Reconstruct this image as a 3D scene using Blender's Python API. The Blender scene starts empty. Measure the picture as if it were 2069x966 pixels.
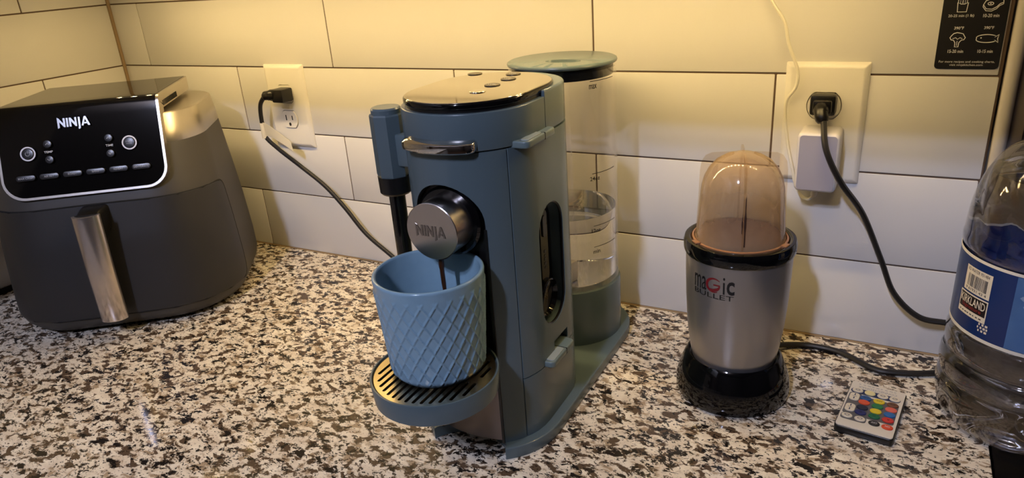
import bpy, bmesh, math, random
from mathutils import Vector, Matrix
random.seed(7)
PI = math.pi
sc = bpy.context.scene
col = sc.collection
CM = 0.01

# ------------------------------------------------------------------ camera
IMG_W, FOCAL = 2069, 1437.44
CAM = (120.646, -80.516, 44.423)
YAW, PITCH, ROLL = -0.51204, -0.38303, -0.07295
cam_d = bpy.data.cameras.new('camera'); cam = bpy.data.objects.new('camera', cam_d); col.objects.link(cam)
cam_d.sensor_width = 36; cam_d.lens = 36 * FOCAL / IMG_W; cam_d.clip_start = 0.01; cam_d.clip_end = 50

def cam_axes():
    f = Vector((math.sin(YAW) * math.cos(PITCH), math.cos(YAW) * math.cos(PITCH), math.sin(PITCH)))
    r = Vector((math.cos(YAW), -math.sin(YAW), 0)); u = r.cross(f)
    return math.cos(ROLL) * r + math.sin(ROLL) * u, -math.sin(ROLL) * r + math.cos(ROLL) * u, f
_r, _u, _f = cam_axes()
_m = Matrix((( _r.x, _u.x, -_f.x, 0), (_r.y, _u.y, -_f.y, 0), (_r.z, _u.z, -_f.z, 0), (0, 0, 0, 1)))
cam.matrix_world = Matrix.Translation(Vector(CAM) * CM) @ _m
sc.camera = cam

# ------------------------------------------------------------------ world, exposure, lamp settings
w = bpy.data.worlds.new('world'); sc.world = w; w.use_nodes = True
w.node_tree.nodes['Background'].inputs[0].default_value = (0.9, 0.85, 0.8, 1)
w.node_tree.nodes['Background'].inputs[1].default_value = 0.008
sc.view_settings.view_transform = 'Standard'; sc.view_settings.look = 'None'
sc.view_settings.gamma = 1; sc.view_settings.use_curve_mapping = False
sc.view_settings.exposure = 0.0
sc.cycles.transparent_max_bounces = 20
sc.cycles.max_bounces = 9; sc.cycles.caustics_reflective = False
sc.cycles.transmission_bounces = 9
LED_COL, LED_POWER = (1.0, 0.70, 0.29), 745      # warm under-cabinet diodes
BULB_COL, BULB_POWER = (0.64, 0.70, 1.0), 890    # cool ceiling bulbs
BULBS = [(96, -168, 143), (98, -186, 143)]
LED_Y, LED_Z = -15.0, 45.6

# ------------------------------------------------------------------ materials
def lin(c):
    return tuple((x / 255 / 12.92 if x / 255 <= 0.04045 else ((x / 255 + 0.055) / 1.055) ** 2.4) for x in c)
MATS = {}
def mat(name, rgb=None, rough=0.5, metal=0.0, spec=0.5, bump=None, srgb=True, coat=0.0, aniso=0.0, mottle=None, emit=None, ior=1.5):
    if name in MATS: return MATS[name]
    m = bpy.data.materials.new(name); m.use_nodes = True
    nt = m.node_tree; b = nt.nodes['Principled BSDF']
    c = lin(rgb) if srgb else rgb
    b.inputs['Base Color'].default_value = (*c, 1); b.inputs['Roughness'].default_value = rough
    b.inputs['Metallic'].default_value = metal; b.inputs['Specular IOR Level'].default_value = spec
    b.inputs['IOR'].default_value = ior
    b.inputs['Coat Weight'].default_value = coat; b.inputs['Coat Roughness'].default_value = 0.05
    b.inputs['Anisotropic'].default_value = aniso
    if emit:
        b.inputs['Emission Color'].default_value = (*emit[0], 1); b.inputs['Emission Strength'].default_value = emit[1]
    if bump or mottle:
        tc = nt.nodes.new('ShaderNodeTexCoord')
    if bump:
        n = nt.nodes.new('ShaderNodeTexNoise'); n.inputs['Scale'].default_value = bump[0]; n.inputs['Detail'].default_value = 3
        bp = nt.nodes.new('ShaderNodeBump'); bp.inputs['Strength'].default_value = bump[1]; bp.inputs['Distance'].default_value = 0.001
        mp = nt.nodes.new('ShaderNodeMapping')
        if len(bump) > 2: mp.inputs['Scale'].default_value = bump[2]
        nt.links.new(tc.outputs['Object'], mp.inputs[0]); nt.links.new(mp.outputs[0], n.inputs['Vector'])
        nt.links.new(n.outputs['Fac'], bp.inputs['Height']); nt.links.new(bp.outputs[0], b.inputs['Normal'])
    if mottle:   # (scale, second colour)
        n2 = nt.nodes.new('ShaderNodeTexNoise'); n2.inputs['Scale'].default_value = mottle[0]; n2.inputs['Detail'].default_value = 4
        mx = nt.nodes.new('ShaderNodeMix'); mx.data_type = 'RGBA'
        mx.inputs['A'].default_value = (*c, 1); mx.inputs['B'].default_value = (*lin(mottle[1]), 1)
        nt.links.new(tc.outputs['Object'], n2.inputs['Vector']); nt.links.new(n2.outputs['Fac'], mx.inputs['Factor'])
        nt.links.new(mx.outputs['Result'], b.inputs['Base Color'])
    MATS[name] = m
    return m

def clear_mat(name, tint=(1, 1, 1), rough=0.04, film=0.0, film_col=(1, 1, 1), gloss=1.0, ior=1.49, edge=0.55, grad=None, power=4.0):
    """Thin clear plastic: lets light straight through and mirrors by Fresnel; film adds a milky deposit."""
    if name in MATS: return MATS[name]
    m = bpy.data.materials.new(name); m.use_nodes = True
    nt = m.node_tree; nt.nodes.remove(nt.nodes['Principled BSDF'])
    out = nt.nodes['Material Output']
    tr = nt.nodes.new('ShaderNodeBsdfTransparent'); tr.inputs[0].default_value = (*tint, 1)
    gl = nt.nodes.new('ShaderNodeBsdfGlossy'); gl.inputs['Roughness'].default_value = rough; gl.inputs[0].default_value = (gloss, gloss, gloss, 1)
    lw = nt.nodes.new('ShaderNodeLayerWeight'); pw = nt.nodes.new('ShaderNodeMath'); pw.operation = 'POWER'; pw.inputs[1].default_value = power
    fr = nt.nodes.new('ShaderNodeMapRange'); fr.inputs['To Min'].default_value = ((ior - 1) / (ior + 1)) ** 2; fr.inputs['To Max'].default_value = edge
    lw.inputs['Blend'].default_value = 0.5
    nt.links.new(lw.outputs['Facing'], pw.inputs[0]); nt.links.new(pw.outputs[0], fr.inputs['Value'])
    mx = nt.nodes.new('ShaderNodeMixShader')
    src = tr
    if film:
        df = nt.nodes.new('ShaderNodeBsdfDiffuse'); df.inputs[0].default_value = (*film_col, 1)
        m2 = nt.nodes.new('ShaderNodeMixShader'); m2.inputs[0].default_value = film
        if grad:   # residue dries thicker towards one end: (z0, z1, amount0, amount1) in metres
            ge = nt.nodes.new('ShaderNodeNewGeometry'); sx = nt.nodes.new('ShaderNodeSeparateXYZ'); mr = nt.nodes.new('ShaderNodeMapRange')
            for k_, v_ in zip(('From Min', 'From Max', 'To Min', 'To Max'), grad): mr.inputs[k_].default_value = v_
            ns = nt.nodes.new('ShaderNodeTexNoise'); ns.inputs['Scale'].default_value = 90; ns.inputs['Detail'].default_value = 5
            ad_ = nt.nodes.new('ShaderNodeMath'); ad_.operation = 'MULTIPLY_ADD'; ad_.inputs[1].default_value = 0.03
            nt.links.new(ge.outputs['Position'], sx.inputs[0]); nt.links.new(ge.outputs['Position'], ns.inputs['Vector'])
            nt.links.new(ns.outputs['Fac'], ad_.inputs[0]); nt.links.new(sx.outputs['Z'], ad_.inputs[2])
            nt.links.new(ad_.outputs[0], mr.inputs['Value']); nt.links.new(mr.outputs[0], m2.inputs[0])
        nt.links.new(tr.outputs[0], m2.inputs[1]); nt.links.new(df.outputs[0], m2.inputs[2]); src = m2
    nt.links.new(fr.outputs[0], mx.inputs[0]); nt.links.new(src.outputs[0], mx.inputs[1]); nt.links.new(gl.outputs[0], mx.inputs[2])
    nt.links.new(mx.outputs[0], out.inputs[0])
    MATS[name] = m
    return m

def water_mat(name, tint=(0.97, 0.98, 0.98)):
    if name in MATS: return MATS[name]
    m = bpy.data.materials.new(name); m.use_nodes = True
    b = m.node_tree.nodes['Principled BSDF']
    b.inputs['Base Color'].default_value = (*tint, 1); b.inputs['Transmission Weight'].default_value = 1
    b.inputs['Roughness'].default_value = 0.0; b.inputs['IOR'].default_value = 1.33
    MATS[name] = m
    return m

def granite():
    m = bpy.data.materials.new('granite'); m.use_nodes = True
    nt = m.node_tree; b = nt.nodes['Principled BSDF']; L = nt.links.new
    tc = nt.nodes.new('ShaderNodeTexCoord'); mp = nt.nodes.new('ShaderNodeMapping')
    mp.inputs['Rotation'].default_value = (0, 0, 0.5); mp.inputs['Scale'].default_value = (0.8, 1.15, 1)
    L(tc.outputs['Object'], mp.inputs[0])
    def noise(scale, detail, rough, dist=0.0, off=0.0):
        n = nt.nodes.new('ShaderNodeTexNoise'); n.inputs['Scale'].default_value = scale
        n.inputs['Detail'].default_value = detail; n.inputs['Roughness'].default_value = rough; n.inputs['Distortion'].default_value = dist
        a = nt.nodes.new('ShaderNodeVectorMath'); a.inputs[1].default_value = (off, off * 1.7, off * 0.3)
        L(mp.outputs[0], a.inputs[0]); L(a.outputs[0], n.inputs['Vector']); return n.outputs['Fac']
    def ramp(src, a, bb):
        r = nt.nodes.new('ShaderNodeMapRange'); r.inputs['From Min'].default_value = a; r.inputs['From Max'].default_value = bb
        L(src, r.inputs['Value']); return r.outputs['Result']
    def mix(fac, A, B):
        x = nt.nodes.new('ShaderNodeMix'); x.data_type = 'RGBA'; L(fac, x.inputs['Factor'])
        for k, v in (('A', A), ('B', B)):
            if isinstance(v, tuple): x.inputs[k].default_value = (*lin(v), 1)
            else: L(v, x.inputs[k])
        return x.outputs['Result']
    base = mix(ramp(noise(60, 3, 0.6, 0.2, 3), 0.35, 0.65), (244, 236, 218), (220, 208, 188))
    base = mix(ramp(noise(95, 4, 0.6, 0.4, 9), 0.53, 0.62), base, (172, 152, 126))
    base = mix(ramp(noise(85, 5, 0.62, 0.4, 17), 0.525, 0.56), base, (92, 76, 60))
    base = mix(ramp(noise(92, 6, 0.68, 0.4, 31), 0.555, 0.58), base, (38, 33, 30))
    base = mix(ramp(noise(290, 4, 0.65, 0.4, 47), 0.595, 0.62), base, (26, 23, 22))
    L(base, b.inputs['Base Color'])
    b.inputs['Roughness'].default_value = 0.09; b.inputs['Specular IOR Level'].default_value = 0.4
    return m

TILE = mat('tile_glaze', (224, 222, 218), rough=0.05, spec=0.5, bump=(9, 0.01))
GROUT = mat('grout', (92, 74, 60), rough=0.9)
CAULK = mat('caulk', (150, 126, 92), rough=0.6)
GRANITE = granite()
PAINT = mat('taupe_paint', (128, 116, 104), rough=0.6, bump=(60, 0.1))
WHITEPAINT = mat('white_paint', (220, 214, 204), rough=0.7, bump=(40, 0.05))
WOOD = mat('cabinet_wood', (196, 190, 180), rough=0.45, bump=(30, 0.1, (1, 1, 0.1)))
FLOORM = mat('floor_wood', (70, 50, 36), rough=0.45, bump=(20, 0.1))
BLACKGLOSS = mat('gloss_black', (9, 9, 10), rough=0.06, spec=0.5)
BLACKSATIN = mat('satin_black', (16, 15, 15), rough=0.32)
BLACKRUB = mat('black_rubber', (20, 18, 17), rough=0.5)
CHARCOAL = mat('charcoal_plastic', (63, 60, 56), rough=0.5, bump=(900, 0.12))
SILVER = mat('satin_silver', (200, 192, 180), rough=0.3, metal=1.0, bump=(400, 0.05))
STEEL = mat('brushed_steel', (206, 198, 192), rough=0.27, metal=1.0, aniso=0.5, bump=(300, 0.06, (1, 1, 0.03)))
CHROME = mat('chrome', (225, 220, 212), rough=0.05, metal=1.0)
SLATE = mat('slate_plastic', (88, 103, 108), rough=0.26, bump=(1200, 0.08))
SLATE_TRIM = mat('slate_trim', (104, 120, 120), rough=0.3)
SEAM = mat('seam_shadow_gap', (14, 14, 14), rough=0.9)
WHITEPLAS = mat('white_plastic', (232, 228, 218), rough=0.28)
WHITEPRINT = mat('white_print', (225, 225, 225), rough=0.5)
GREYPRINT = mat('grey_print', (150, 150, 152), rough=0.5)
BLACKPRINT = mat('black_print', (14, 13, 14), rough=0.5)
MUGM = mat('mug_glaze', (140, 172, 190), rough=0.2, spec=0.5, mottle=(120, (128, 160, 178)))
COFFEE = mat('coffee', (62, 34, 16), rough=0.12)

# ------------------------------------------------------------------ mesh helpers (all coordinates in centimetres)
INFO = {}
def tag(o, label=None, cat=None, group=None, kind=None):
    if label: o['label'] = label
    if cat: o['category'] = cat
    if group: o['group'] = group
    if kind: o['kind'] = kind
    return o
def thing(name, label, cat, loc=(0, 0, 0), rz=0.0, group=None):
    o = bpy.data.objects.new(name, None); col.objects.link(o); o.empty_display_size = 0.03
    o.location = Vector(loc) * CM; o.rotation_euler = (0, 0, rz)
    INFO[o] = (Vector(loc), rz)
    return tag(o, label, cat, group)
def finish(me, angle):
    if angle is None: return
    for p in me.polygons: p.use_smooth = True
    me.set_sharp_from_angle(angle=math.radians(angle))
    for p in me.polygons:      # level caps stay truly flat
        if len(p.vertices) > 4 and abs(p.normal.z) > 0.995: p.use_smooth = False
def G(name, VF, m, parent=None, smooth=35, local=False, label=None):
    """Make one mesh object; VF in world cm unless local, then in the parent's frame."""
    V, F = VF
    off, rz = (Vector((0, 0, 0)), 0.0)
    p = parent
    if p is not None and not local:
        while p is not None and p not in INFO: p = p.parent
        if p: off, rz = INFO[p]
    ca, sa = math.cos(-rz), math.sin(-rz)
    vv = []
    for v in V:
        x, y, z = v[0] - off[0], v[1] - off[1], v[2] - off[2]
        vv.append(((x * ca - y * sa) * CM, (x * sa + y * ca) * CM, z * CM))
    me = bpy.data.meshes.new(name); me.from_pydata(vv, [], F); me.validate(); me.update()
    bm = bmesh.new(); bm.from_mesh(me); bmesh.ops.recalc_face_normals(bm, faces=bm.faces); bm.to_mesh(me); bm.free()
    finish(me, smooth)
    me.materials.append(m)
    o = bpy.data.objects.new(name, me); col.objects.link(o)
    if parent is not None: o.parent = parent
    if label: o['label'] = label
    return o
def join(*VFs):
    V, F = [], []
    for v, f in VFs:
        n = len(V); V += list(v); F += [tuple(i + n for i in q) for q in f]
    return V, F
def moved(VF, fn): return [fn(*v) for v in VF[0]], VF[1]
def from_bm(bm):
    bm.verts.index_update(); V = [tuple(v.co) for v in bm.verts]; F = [tuple(v.index for v in f.verts) for f in bm.faces]; bm.free()
    return V, F
def box(x0, x1, y0, y1, z0, z1, bev=0.0, seg=2):
    bm = bmesh.new(); bmesh.ops.create_cube(bm, size=1)
    for v in bm.verts:
        v.co = Vector(((x0 + x1) / 2 + v.co.x * (x1 - x0), (y0 + y1) / 2 + v.co.y * (y1 - y0), (z0 + z1) / 2 + v.co.z * (z1 - z0)))
    if bev: bmesh.ops.bevel(bm, geom=bm.edges[:], offset=bev, segments=seg, affect='EDGES', profile=0.5)
    return from_bm(bm)
def rrect(x0, x1, y0, y1, r, n=6):
    P = []
    rs = r if isinstance(r, (tuple, list)) else (r,) * 4      # corners: ++, -+, --, +-
    for (cx, cy, a0, q) in ((x1, y1, 0, rs[0]), (x0, y1, 90, rs[1]), (x0, y0, 180, rs[2]), (x1, y0, 270, rs[3])):
        sx = -1 if cx == x1 else 1; sy = -1 if cy == y1 else 1
        if q <= 0: P.append((cx, cy)); continue
        for k in range(n + 1):
            a = math.radians(a0 + 90 * k / n); P.append((cx + sx * q + q * math.cos(a), cy + sy * q + q * math.sin(a)))
    return P
def circ(r, n=48, cx=0, cy=0, ry=None):
    return [(cx + r * math.cos(2 * PI * k / n), cy + (ry or r) * math.sin(2 * PI * k / n)) for k in range(n)]
def loft(sections, cap=True, close=False):
    n = len(sections[0]); V = [tuple(p) for s in sections for p in s]; F = []
    m = len(sections)
    for i in range(m - 1 + (1 if close else 0)):
        a, b = i * n, ((i + 1) % m) * n
        for k in range(n):
            k2 = (k + 1) % n; F.append((a + k, a + k2, b + k2, b + k))
    if cap and not close:
        F.append(tuple(range(n - 1, -1, -1))); F.append(tuple((m - 1) * n + k for k in range(n)))
    return V, F
def inset(P, d):
    """offset a counter-clockwise outline inwards by d (small, smooth outlines)"""
    n = len(P); out = []
    for i in range(n):
        a, b, c = Vector(P[i - 1]), Vector(P[i]), Vector(P[(i + 1) % n])
        t = (c - b).normalized() + (b - a).normalized() if (c - b).length > 1e-9 and (b - a).length > 1e-9 else (c - a)
        if t.length < 1e-9: out.append(tuple(b)); continue
        t.normalize(); nrm = Vector((-t.y, t.x)); out.append((b.x + nrm.x * d, b.y + nrm.y * d))
    return out
def prism(P, z0, z1, bev=0.0, seg=3, top=True, bot=True):
    """outline P (ccw) swept along z with rounded rims"""
    secs = []
    if bev and bot:
        for k in range(seg + 1):
            a = PI / 2 * k / seg; q = inset(P, bev * (1 - math.sin(a))); secs.append([(x, y, z0 + bev * (1 - math.cos(a))) for x, y in q])
    else: secs.append([(x, y, z0) for x, y in P])
    if bev and top:
        for k in range(seg + 1):
            a = PI / 2 * k / seg; q = inset(P, bev * (1 - math.cos(a))); secs.append([(x, y, z1 - bev * (1 - math.sin(a))) for x, y in q])
    else: secs.append([(x, y, z1) for x, y in P])
    return loft(secs)
def lathe(prof, n=64, cx=0, cy=0, ring=False):
    """prof list of (r,z); ring closes the profile on itself"""
    secs = [[(cx + r * math.cos(2 * PI * k / n), cy + r * math.sin(2 * PI * k / n), z) for k in range(n)] for r, z in prof]
    return loft(secs, cap=not ring, close=ring)
def smooth_path(P, k=8):
    P = [Vector(p) for p in P]; out = []
    for i in range(len(P) - 1):
        p0 = P[i - 1] if i else P[0] * 2 - P[1]; p1, p2 = P[i], P[i + 1]; p3 = P[i + 2] if i + 2 < len(P) else P[-1] * 2 - P[-2]
        for j in range(k):
            t = j / k
            out.append(0.5 * ((2 * p1) + (p2 - p0) * t + (2 * p0 - 5 * p1 + 4 * p2 - p3) * t * t + (3 * p1 - p0 - 3 * p2 + p3) * t ** 3))
    out.append(P[-1]); return out
def tube(P, r, n=10, smooth=8, flat=None, up=(0, 0, 1)):
    """round cable along points; flat=(w,h) for an oval section"""
    Q = smooth_path(P, smooth) if smooth else [Vector(p) for p in P]
    secs = []; nrm = None
    for i, q in enumerate(Q):
        t = (Q[min(i + 1, len(Q) - 1)] - Q[max(i - 1, 0)]).normalized()
        if nrm is None:
            nrm = t.cross(Vector(up));
            if nrm.length < 1e-4: nrm = t.cross(Vector((0, 1, 0)))
        nrm = (nrm - t * nrm.dot(t)).normalized(); b = t.cross(nrm)
        rr = r[i * (len(r) - 1) // max(1, len(Q) - 1)] if isinstance(r, (list, tuple)) else r
        a_, b_ = flat if flat else (rr, rr)
        secs.append([tuple(q + nrm * (a_ * math.cos(2 * PI * k / n)) + b * (b_ * math.sin(2 * PI * k / n))) for k in range(n)])
    return loft(secs)
def ribbon(P, wd, closed=False, z=0.0, th=0.0):
    """flat stroke of width wd along 2D polyline, in the XY plane"""
    P = [Vector(p) for p in P]; n = len(P); V, F = [], []
    for i in range(n):
        a = P[i - 1] if (i or closed) else P[i]; c = P[(i + 1) % n] if (i < n - 1 or closed) else P[i]
        t = (c - a)
        if t.length < 1e-9: t = Vector((1, 0))
        t.normalize(); q = Vector((-t.y, t.x)) * wd / 2
        V += [(P[i].x + q.x, P[i].y + q.y, z), (P[i].x - q.x, P[i].y - q.y, z)]
    for i in range(n if closed else n - 1):
        j = (i + 1) % n; F.append((2 * i, 2 * i + 1, 2 * j + 1, 2 * j))
    return V, F
def poly(P, z=0.0): return [(x, y, z) for x, y in P], [tuple(range(len(P)))]
def text(s, width=None, height=None, at=(0, 0), bold=0.0):
    """lettering in the XY plane fitted to width x height, centred at 'at'"""
    cu = bpy.data.curves.new('lettering', 'FONT'); cu.body = s; cu.resolution_u = 3; cu.offset = bold
    ob = bpy.data.objects.new('lettering', cu); col.objects.link(ob)
    dg = bpy.context.evaluated_depsgraph_get(); dg.update()
    me = bpy.data.meshes.new_from_object(ob.evaluated_get(dg))
    V = [v.co.copy() for v in me.vertices]; F = [tuple(p.vertices) for p in me.polygons]
    bpy.data.objects.remove(ob); bpy.data.curves.remove(cu); bpy.data.meshes.remove(me)
    x0, x1 = min(v.x for v in V), max(v.x for v in V); y0, y1 = min(v.y for v in V), max(v.y for v in V)
    sx = width / (x1 - x0) if width else None; sy = height / (y1 - y0) if height else None
    sx = sx or sy; sy = sy or sx
    return [(at[0] + (v.x - (x0 + x1) / 2) * sx, at[1] + (v.y - (y0 + y1) / 2) * sy, 0.0) for v in V], F
def boolean(A, cutters, op='DIFFERENCE'):
    def tmp(VF):
        me = bpy.data.meshes.new('tmp'); me.from_pydata([tuple(v) for v in VF[0]], [], VF[1])
        bm = bmesh.new(); bm.from_mesh(me); bmesh.ops.recalc_face_normals(bm, faces=bm.faces); bm.to_mesh(me); bm.free()
        o = bpy.data.objects.new('tmp', me); col.objects.link(o); return o
    a = tmp(A); cs = [tmp(c) for c in cutters]
    for c in cs:
        md = a.modifiers.new('b', 'BOOLEAN'); md.operation = op; md.object = c; md.solver = 'EXACT'
    dg = bpy.context.evaluated_depsgraph_get(); dg.update()
    me = bpy.data.meshes.new_from_object(a.evaluated_get(dg))
    V = [tuple(v.co) for v in me.vertices]; F = [tuple(p.vertices) for p in me.polygons]
    for o in [a] + cs:
        d = o.data; bpy.data.objects.remove(o); bpy.data.meshes.remove(d)
    bpy.data.meshes.remove(me)
    return V, F
def xz(VF, y, flip=1):      # XY drawing -> upright facing -Y
    return [(x, y - z, yy) for x, yy, z in VF[0]], VF[1]
def on_plane(O, ex, ey, VF, h=0.0):
    O, ex, ey = Vector(O), Vector(ex), Vector(ey); n = ex.cross(ey)
    return [tuple(O + ex * x + ey * y + n * (z + h)) for x, y, z in VF[0]], VF[1]
def on_cyl(cx, cy, r, a0, z0, VF, h=0.03):   # XY drawing wrapped round a vertical cylinder; a0 = angle of x=0
    out = []
    for x, y, z in VF[0]:
        rr = r(z0 + y) if callable(r) else r
        a = a0 + x / rr; out.append((cx + (rr + h) * math.cos(a), cy + (rr + h) * math.sin(a), z0 + y))
    return out, VF[1]
def dashes(wd, ht, n, at=(0, 0)):
    """a line of print too small to read: n short strokes"""
    out = []; x = -wd / 2; step = wd / n
    for k in range(n):
        l = step * (.45 + .4 * ((k * 7) % 5) / 5); y = at[1]
        out.append(([(at[0] + x, y - ht / 2, 0), (at[0] + x + l, y - ht / 2, 0), (at[0] + x + l, y + ht / 2, 0), (at[0] + x, y + ht / 2, 0)], [(0, 1, 2, 3)])); x += step
    return join(*out)
def NINJA(wd, ht):
    """the spiky five-letter wordmark, centred"""
    s = 0.19
    N = [(0, -.12), (0, 1.12), (.16, 1.0), (.52, .42), (.52, 1.0), (.70, 1.0), (.70, 0), (.56, 0), (.18, .60), (.18, 0)]
    I = [(0, 0), (.17, 0), (.17, 1), (0, 1)]
    N2 = [(0, 0), (0, 1.0), (.16, 1.0), (.50, .42), (.50, 1.0), (.67, 1.0), (.67, 0), (.53, 0), (.17, .60), (.17, 0)]
    J = [(0, -.22), (.05, -.36), (.22, -.24), (.22, 1.0), (.05, 1.0), (.05, -.12)]
    A1 = [(0, 0), (.30, 1.02), (.46, 1.02), (.80, 0), (.60, 0), (.375, .76), (.19, 0)]
    A2 = [(.20, .20), (.24, .36), (.56, .36), (.60, .20)]
    out = []; x = 0
    for g, adv in ((N, .80), (I, .27), (N2, .76), (J, .30)):
        out.append(([(px + x, py) for px, py in g])); x += adv
    out.append([(px + x, py) for px, py in A1]); out.append([(px + x, py) for px, py in A2]); x += .80
    VF = []
    for g in out:
        VF.append(poly([((px - x / 2) * wd / x, (py - .5) * ht) for px, py in g]))
    return join(*VF)
def thick(VF, h):
    """give a flat drawing (XY) a height h"""
    V, F = VF; n = len(V)
    ed = {}
    for f in F:
        for i in range(len(f)):
            a, b = f[i], f[(i + 1) % len(f)]
            if (b, a) in ed: ed.pop((b, a))
            else: ed[(a, b)] = 1
    V2 = list(V) + [(x, y, z + h) for x, y, z in V]
    F2 = [tuple(reversed(f)) for f in F] + [tuple(i + n for i in f) for f in F] + [(a, b, b + n, a + n) for a, b in ed]
    return V2, F2

# ================================================================== THE SETTING
def structure(name, VF, m, smooth=None, label=None):
    o = G(name, VF, m, None, smooth); o['kind'] = 'structure'
    if label: o['label'] = label
    return o
structure('floor', box(-20, 360, -360, 20, -96, -90), FLOORM)
structure('ceiling', box(-20, 360, -360, 20, 152, 158), mat('ceiling_paint', (120, 106, 92), rough=0.8))
wall_back = structure('wall_back', box(-10, 129.0, 0.13, 10, -90, 152), GROUT)
wall_left = structure('wall_left', box(-10, -0.13, -360, 10, -90, 152), GROUT)
ROOMPAINT = mat('room_paint', (66, 54, 44), rough=0.7)
structure('wall_right', box(350, 360, -360, 20, -90, 152), ROOMPAINT)
structure('wall_front', box(-10, 360, -360, -350, -90, 152), ROOMPAINT)
structure('wall_cooktop', box(129.0, 352, 0.9, 10, -90, 152), PAINT)

ROWS = [0.12, 10.137, 20.337, 30.537, 40.72, 50.9]
TCACHE = {}
def tile(parent, wall, a, b, z0, z1):
    g = 0.09
    key = (wall, round(b - a, 2), round(z1 - z0, 2))
    if key not in TCACHE:
        hw, hh = (b - a) / 2 - g, (z1 - z0) / 2 - g
        VF = box(-hw, hw, 0.0, 0.4, -hh, hh, 0.11, 2) if wall == 'b' else box(-0.4, 0.0, -hw, hw, -hh, hh, 0.11, 2)
        o = G('tile', VF, TILE, None, 40); TCACHE[key] = o.data
        bpy.data.objects.remove(o)
    o = bpy.data.objects.new('tile', TCACHE[key]); col.objects.link(o); o.parent = parent
    c = (a + b) / 2; zc = (z0 + z1) / 2
    jit = [random.uniform(-1, 1) for _ in range(3)]
    if wall == 'b': o.location = (c * CM, (0.0 + 0.015 * jit[0]) * CM, zc * CM); o.rotation_euler = (0.0012 * jit[1], 0, 0.0008 * jit[2])
    else: o.location = ((0.0 + 0.015 * jit[0]) * CM, c * CM, zc * CM); o.rotation_euler = (0, 0.0012 * jit[1], 0.0008 * jit[2])
for i in range(5):
    z0, z1 = ROWS[i], ROWS[i + 1]
    x = 7.105 - 40.573 + (20.69 if i % 2 == 0 else 0)
    while x < 128.9:
        a, b = max(x, 0.25), min(x + 40.573, 128.95)
        if b - a > 0.6: tile(wall_back, 'b', a, b, z0, z1)
        x += 40.573
    y = -14.45 + (0 if i % 2 == 0 else 20.3)
    while y > -140:
        a, b = y - 40.573, min(y, -0.25)
        tile(wall_left, 'l', a, b, z0, z1); 
        if y == -14.45 and i % 2 == 0: tile(wall_left, 'l', y, -0.25, z0, z1)
        y -= 40.573
tr = structure('trim_1', tube([(0.06, -0.06, 0.05), (0.06, -0.06, 50.9)], 0.34, 10, 0), CAULK, 40)
tr['label'] = 'tan caulk bead running up the tiled corner'
tp = rrect(129.22, 130.45, -0.55, 0.95, (0, 0, .55, .55), 5)
tr2 = structure('trim_2', prism(tp, 0.1, 60), mat('trim_glaze', (196, 190, 180), rough=0.25), 40)
tr2['label'] = 'rounded pencil trim tile ending the backsplash'
structure('trim_3', box(130.45, 131.6, 0.25, 0.95, 0.1, 60, 0.1), PAINT, 40)

cyt = thing('countertop', 'speckled cream, brown and black granite countertop', 'countertop', (60, -30, -3))
cout = [(0, -0.02), (0, -340), (64, -340), (64, -66), (131.75, -66), (131.75, -0.02)]
G('slab', prism(cout, -3.2, 0.0, 0.12), GRANITE, cyt, 40)
G('back_caulk', tube([(0.3, 0.06, 0.04), (128.9, 0.06, 0.04)], 0.16, 8, 0), CAULK, wall_back)
G('side_strip', box(0.0, 0.25, -200, -0.3, 0.0, 0.9), mat('dark_strip', (26, 20, 16), rough=0.8), wall_left, None)  # near-black strip along the foot of the left wall
G('base_front', box(1, 131, -62, -1, -89.9, -3.2), WOOD, cyt, None)
G('base_side', box(1, 60, -340, -62, -89.9, -3.2), WOOD, cyt, None)

ck = thing('cooktop', 'black glass cooktop beside the end of the granite', 'cooktop', (170, -32, -3))
G('body', box(132.0, 208, -66, -0.6, -89.9, -0.6), BLACKSATIN, ck, None)
G('glass_top', box(131.9, 208, -66, -0.6, -0.6, 0.0, 0.12), BLACKGLOSS, ck, 40)

# upper cabinets just above the picture, and the light strip fixed under them
uc = thing('upper_cabinet', 'painted upper cabinet run over the tiled back wall', 'cabinet', (65, -16, 46))
G('body', box(0.6, 129, -31, -0.3, 46, 120), WOOD, uc, None)
G('light_lip', box(0.6, 129, -30.6, -29.4, 43.9, 46.1, .1), WOOD, uc, 40)
for k in range(3):
    d = G('door', box(1 + k * 43, 43 + k * 43, -33, -31, 46.2, 119.6, 0.3), WOOD, uc, 40)
    G('handle', tube([(40 + k * 43, -33, 52), (40 + k * 43, -35, 52.5), (40 + k * 43, -35, 62), (40 + k * 43, -33, 62.5)], 0.45, 8, 4), SILVER, d)
ul = thing('upper_cabinet', 'painted upper cabinet run over the left wall', 'cabinet', (16, -120, 46))
G('body', box(0.3, 31, -200, -33.4, 46, 120), WOOD, ul, None)
for k in range(3):
    d = G('door', box(31, 33, -89 - k * 55, -35 - k * 55, 46, 119.6, 0.3), WOOD, ul, 40)
    G('handle', tube([(33, -86 - k * 55, 52), (35, -86 - k * 55, 52.5), (35, -86 - k * 55, 62), (33, -86 - k * 55, 62.5)], 0.45, 8, 4), SILVER, d)

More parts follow.
